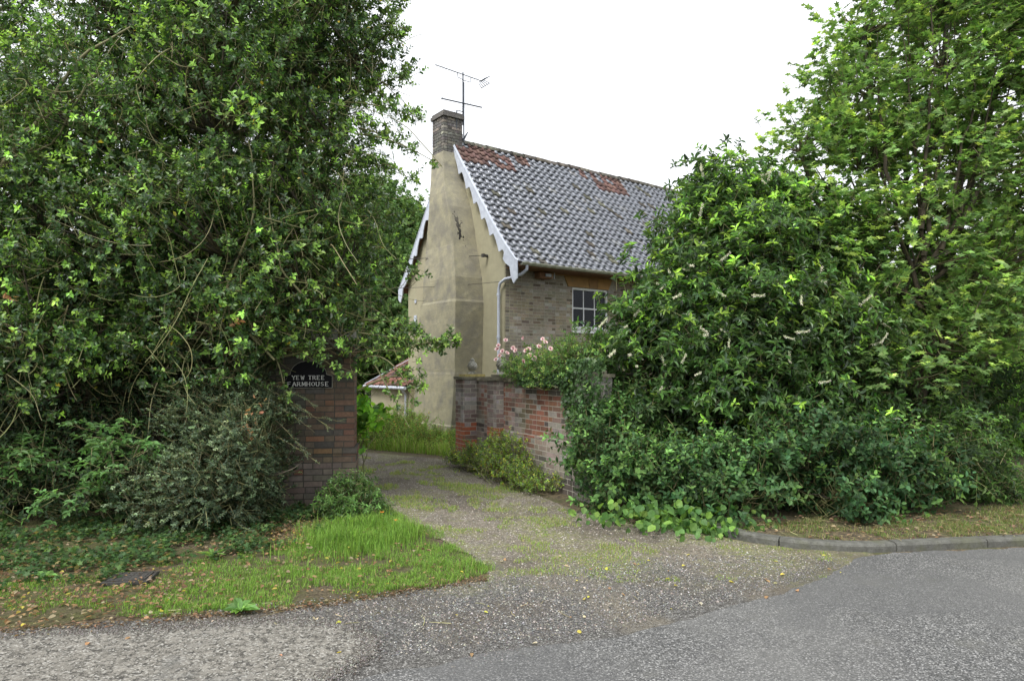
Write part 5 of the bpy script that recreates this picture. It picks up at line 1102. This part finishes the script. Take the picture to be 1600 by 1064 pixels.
n = 420; Q = np.concatenate([inside_pts([(2.3, 6.75), (3.2, 6.4), (9, 7.0), (9, 8.0), (2.5, 7.2)], 500), inside_pts([(-3, 4.6), (-.5, 5.3), (0, 5), (1.8, 5.3), (0, 4.4)], 60)]); n = len(Q); a = R.uniform(0, 6.28, n); L = R.uniform(.03, .16, n); d = np.stack([np.cos(a), np.sin(a), R.normal(size=n) * .08], 1); z = np.where(Q[:, 0] > 2.2, .088, .022)
p0 = np.concatenate([Q, z[:, None]], 1); P = np.stack([p0, p0 + d * (L / 2)[:, None] + R.normal(size=(n, 3)) * .006, p0 + d * L[:, None]], 1); P[..., 2] = np.maximum(P[..., 2], z[:, None]); s = Soup(); s.tubes(P, np.full((n, 3), .0025), 3, palette(n, [(.9, .8, .7), (1.6, 1.5, 1.3)], [2, 1])); tag(s.build('twig_litter', M['stem']), 'dry twigs lying on the bank and the road edge', 'twigs', kind='stuff')

# dock rosettes and two small orange poppies on the verge
def rosette(name, loc, n, size, shape, cols, label, cat, seed, rise=.35):
    rs(seed); t = empty(name, tuple(loc), 0, label, cat); l = Soup(); a = np.arange(n) * 2.4; e = R.uniform(.1, rise, n) + .25 * (np.arange(n) / n)
    D = np.stack([np.cos(a) * np.cos(e), np.sin(a) * np.cos(e), np.sin(e)], 1); N = np.stack([-np.cos(a) * np.sin(e), -np.sin(a) * np.sin(e), np.cos(e)], 1)
    put_leaves(l, np.zeros((n, 3)) + np.array([0, 0, .01]), D, N, size * R.uniform(.6, 1.2, n), shape, palette(n, cols, [1] * len(cols))); l.build('leaves', M['leaf'], t); return t
rosette('dock_plant', at(375, 958, 4.72) * np.array([1, 1, 0]) + np.array([0, 0, .015]), 15, .13, oval(.42, .2), [(.09, .18, .05), (.13, .23, .06)], 'broad leaved dock rosette at the road edge of the grass verge', 'weed', 101)
rosette('dandelion_plant', at(330, 872, 6.1) * np.array([1, 1, 0]) + np.array([0, 0, .015]), 16, .12, NARROW, [(.08, .16, .04), (.12, .2, .05)], 'low dandelion rosette among fallen leaves on the verge', 'weed', 102)
rosette('plantain_plant', at(70, 905, 5.5) * np.array([1, 1, 0]) + np.array([0, 0, .015]), 13, .09, oval(.5, .1), [(.09, .18, .05), (.12, .2, .05)], 'small plantain rosette left of the drain cover', 'weed', 103)
for i, (px, py, Y, lb_) in enumerate([(597, 812, 7.55, 'orange poppy standing at the top of the tall grass by the gravel'), (619, 826, 7.15, 'orange poppy lower down beside the edge of the gravel')]):
    q = at(px, py, Y); t = empty('orange_poppy', (q[0], q[1], 0), 0, lb_, 'flower', 'orange poppies in the verge'); st = Soup(); h_ = max(q[2], .10); st.tubes([[(0, 0, 0), (.01, 0, h_ * .5), (0, 0, h_)]], [[.0018] * 3], 4, (.5, .7, .3)); st.build('stem', M['stem'], t)
    f_ = Soup(); a = np.arange(5) * 1.257; D = np.stack([np.cos(a) * .9, np.sin(a) * .9, np.full(5, .35)], 1); N = np.stack([-np.cos(a) * .35, -np.sin(a) * .35, np.full(5, .9)], 1); put_leaves(f_, np.zeros((5, 3)) + np.array([0, 0, h_]), D, N, np.full(5, .028), oval(1.0, -.2), palette(5, [(.75, .22, .03)], [1])); f_.build('petals', M['petal'], t)
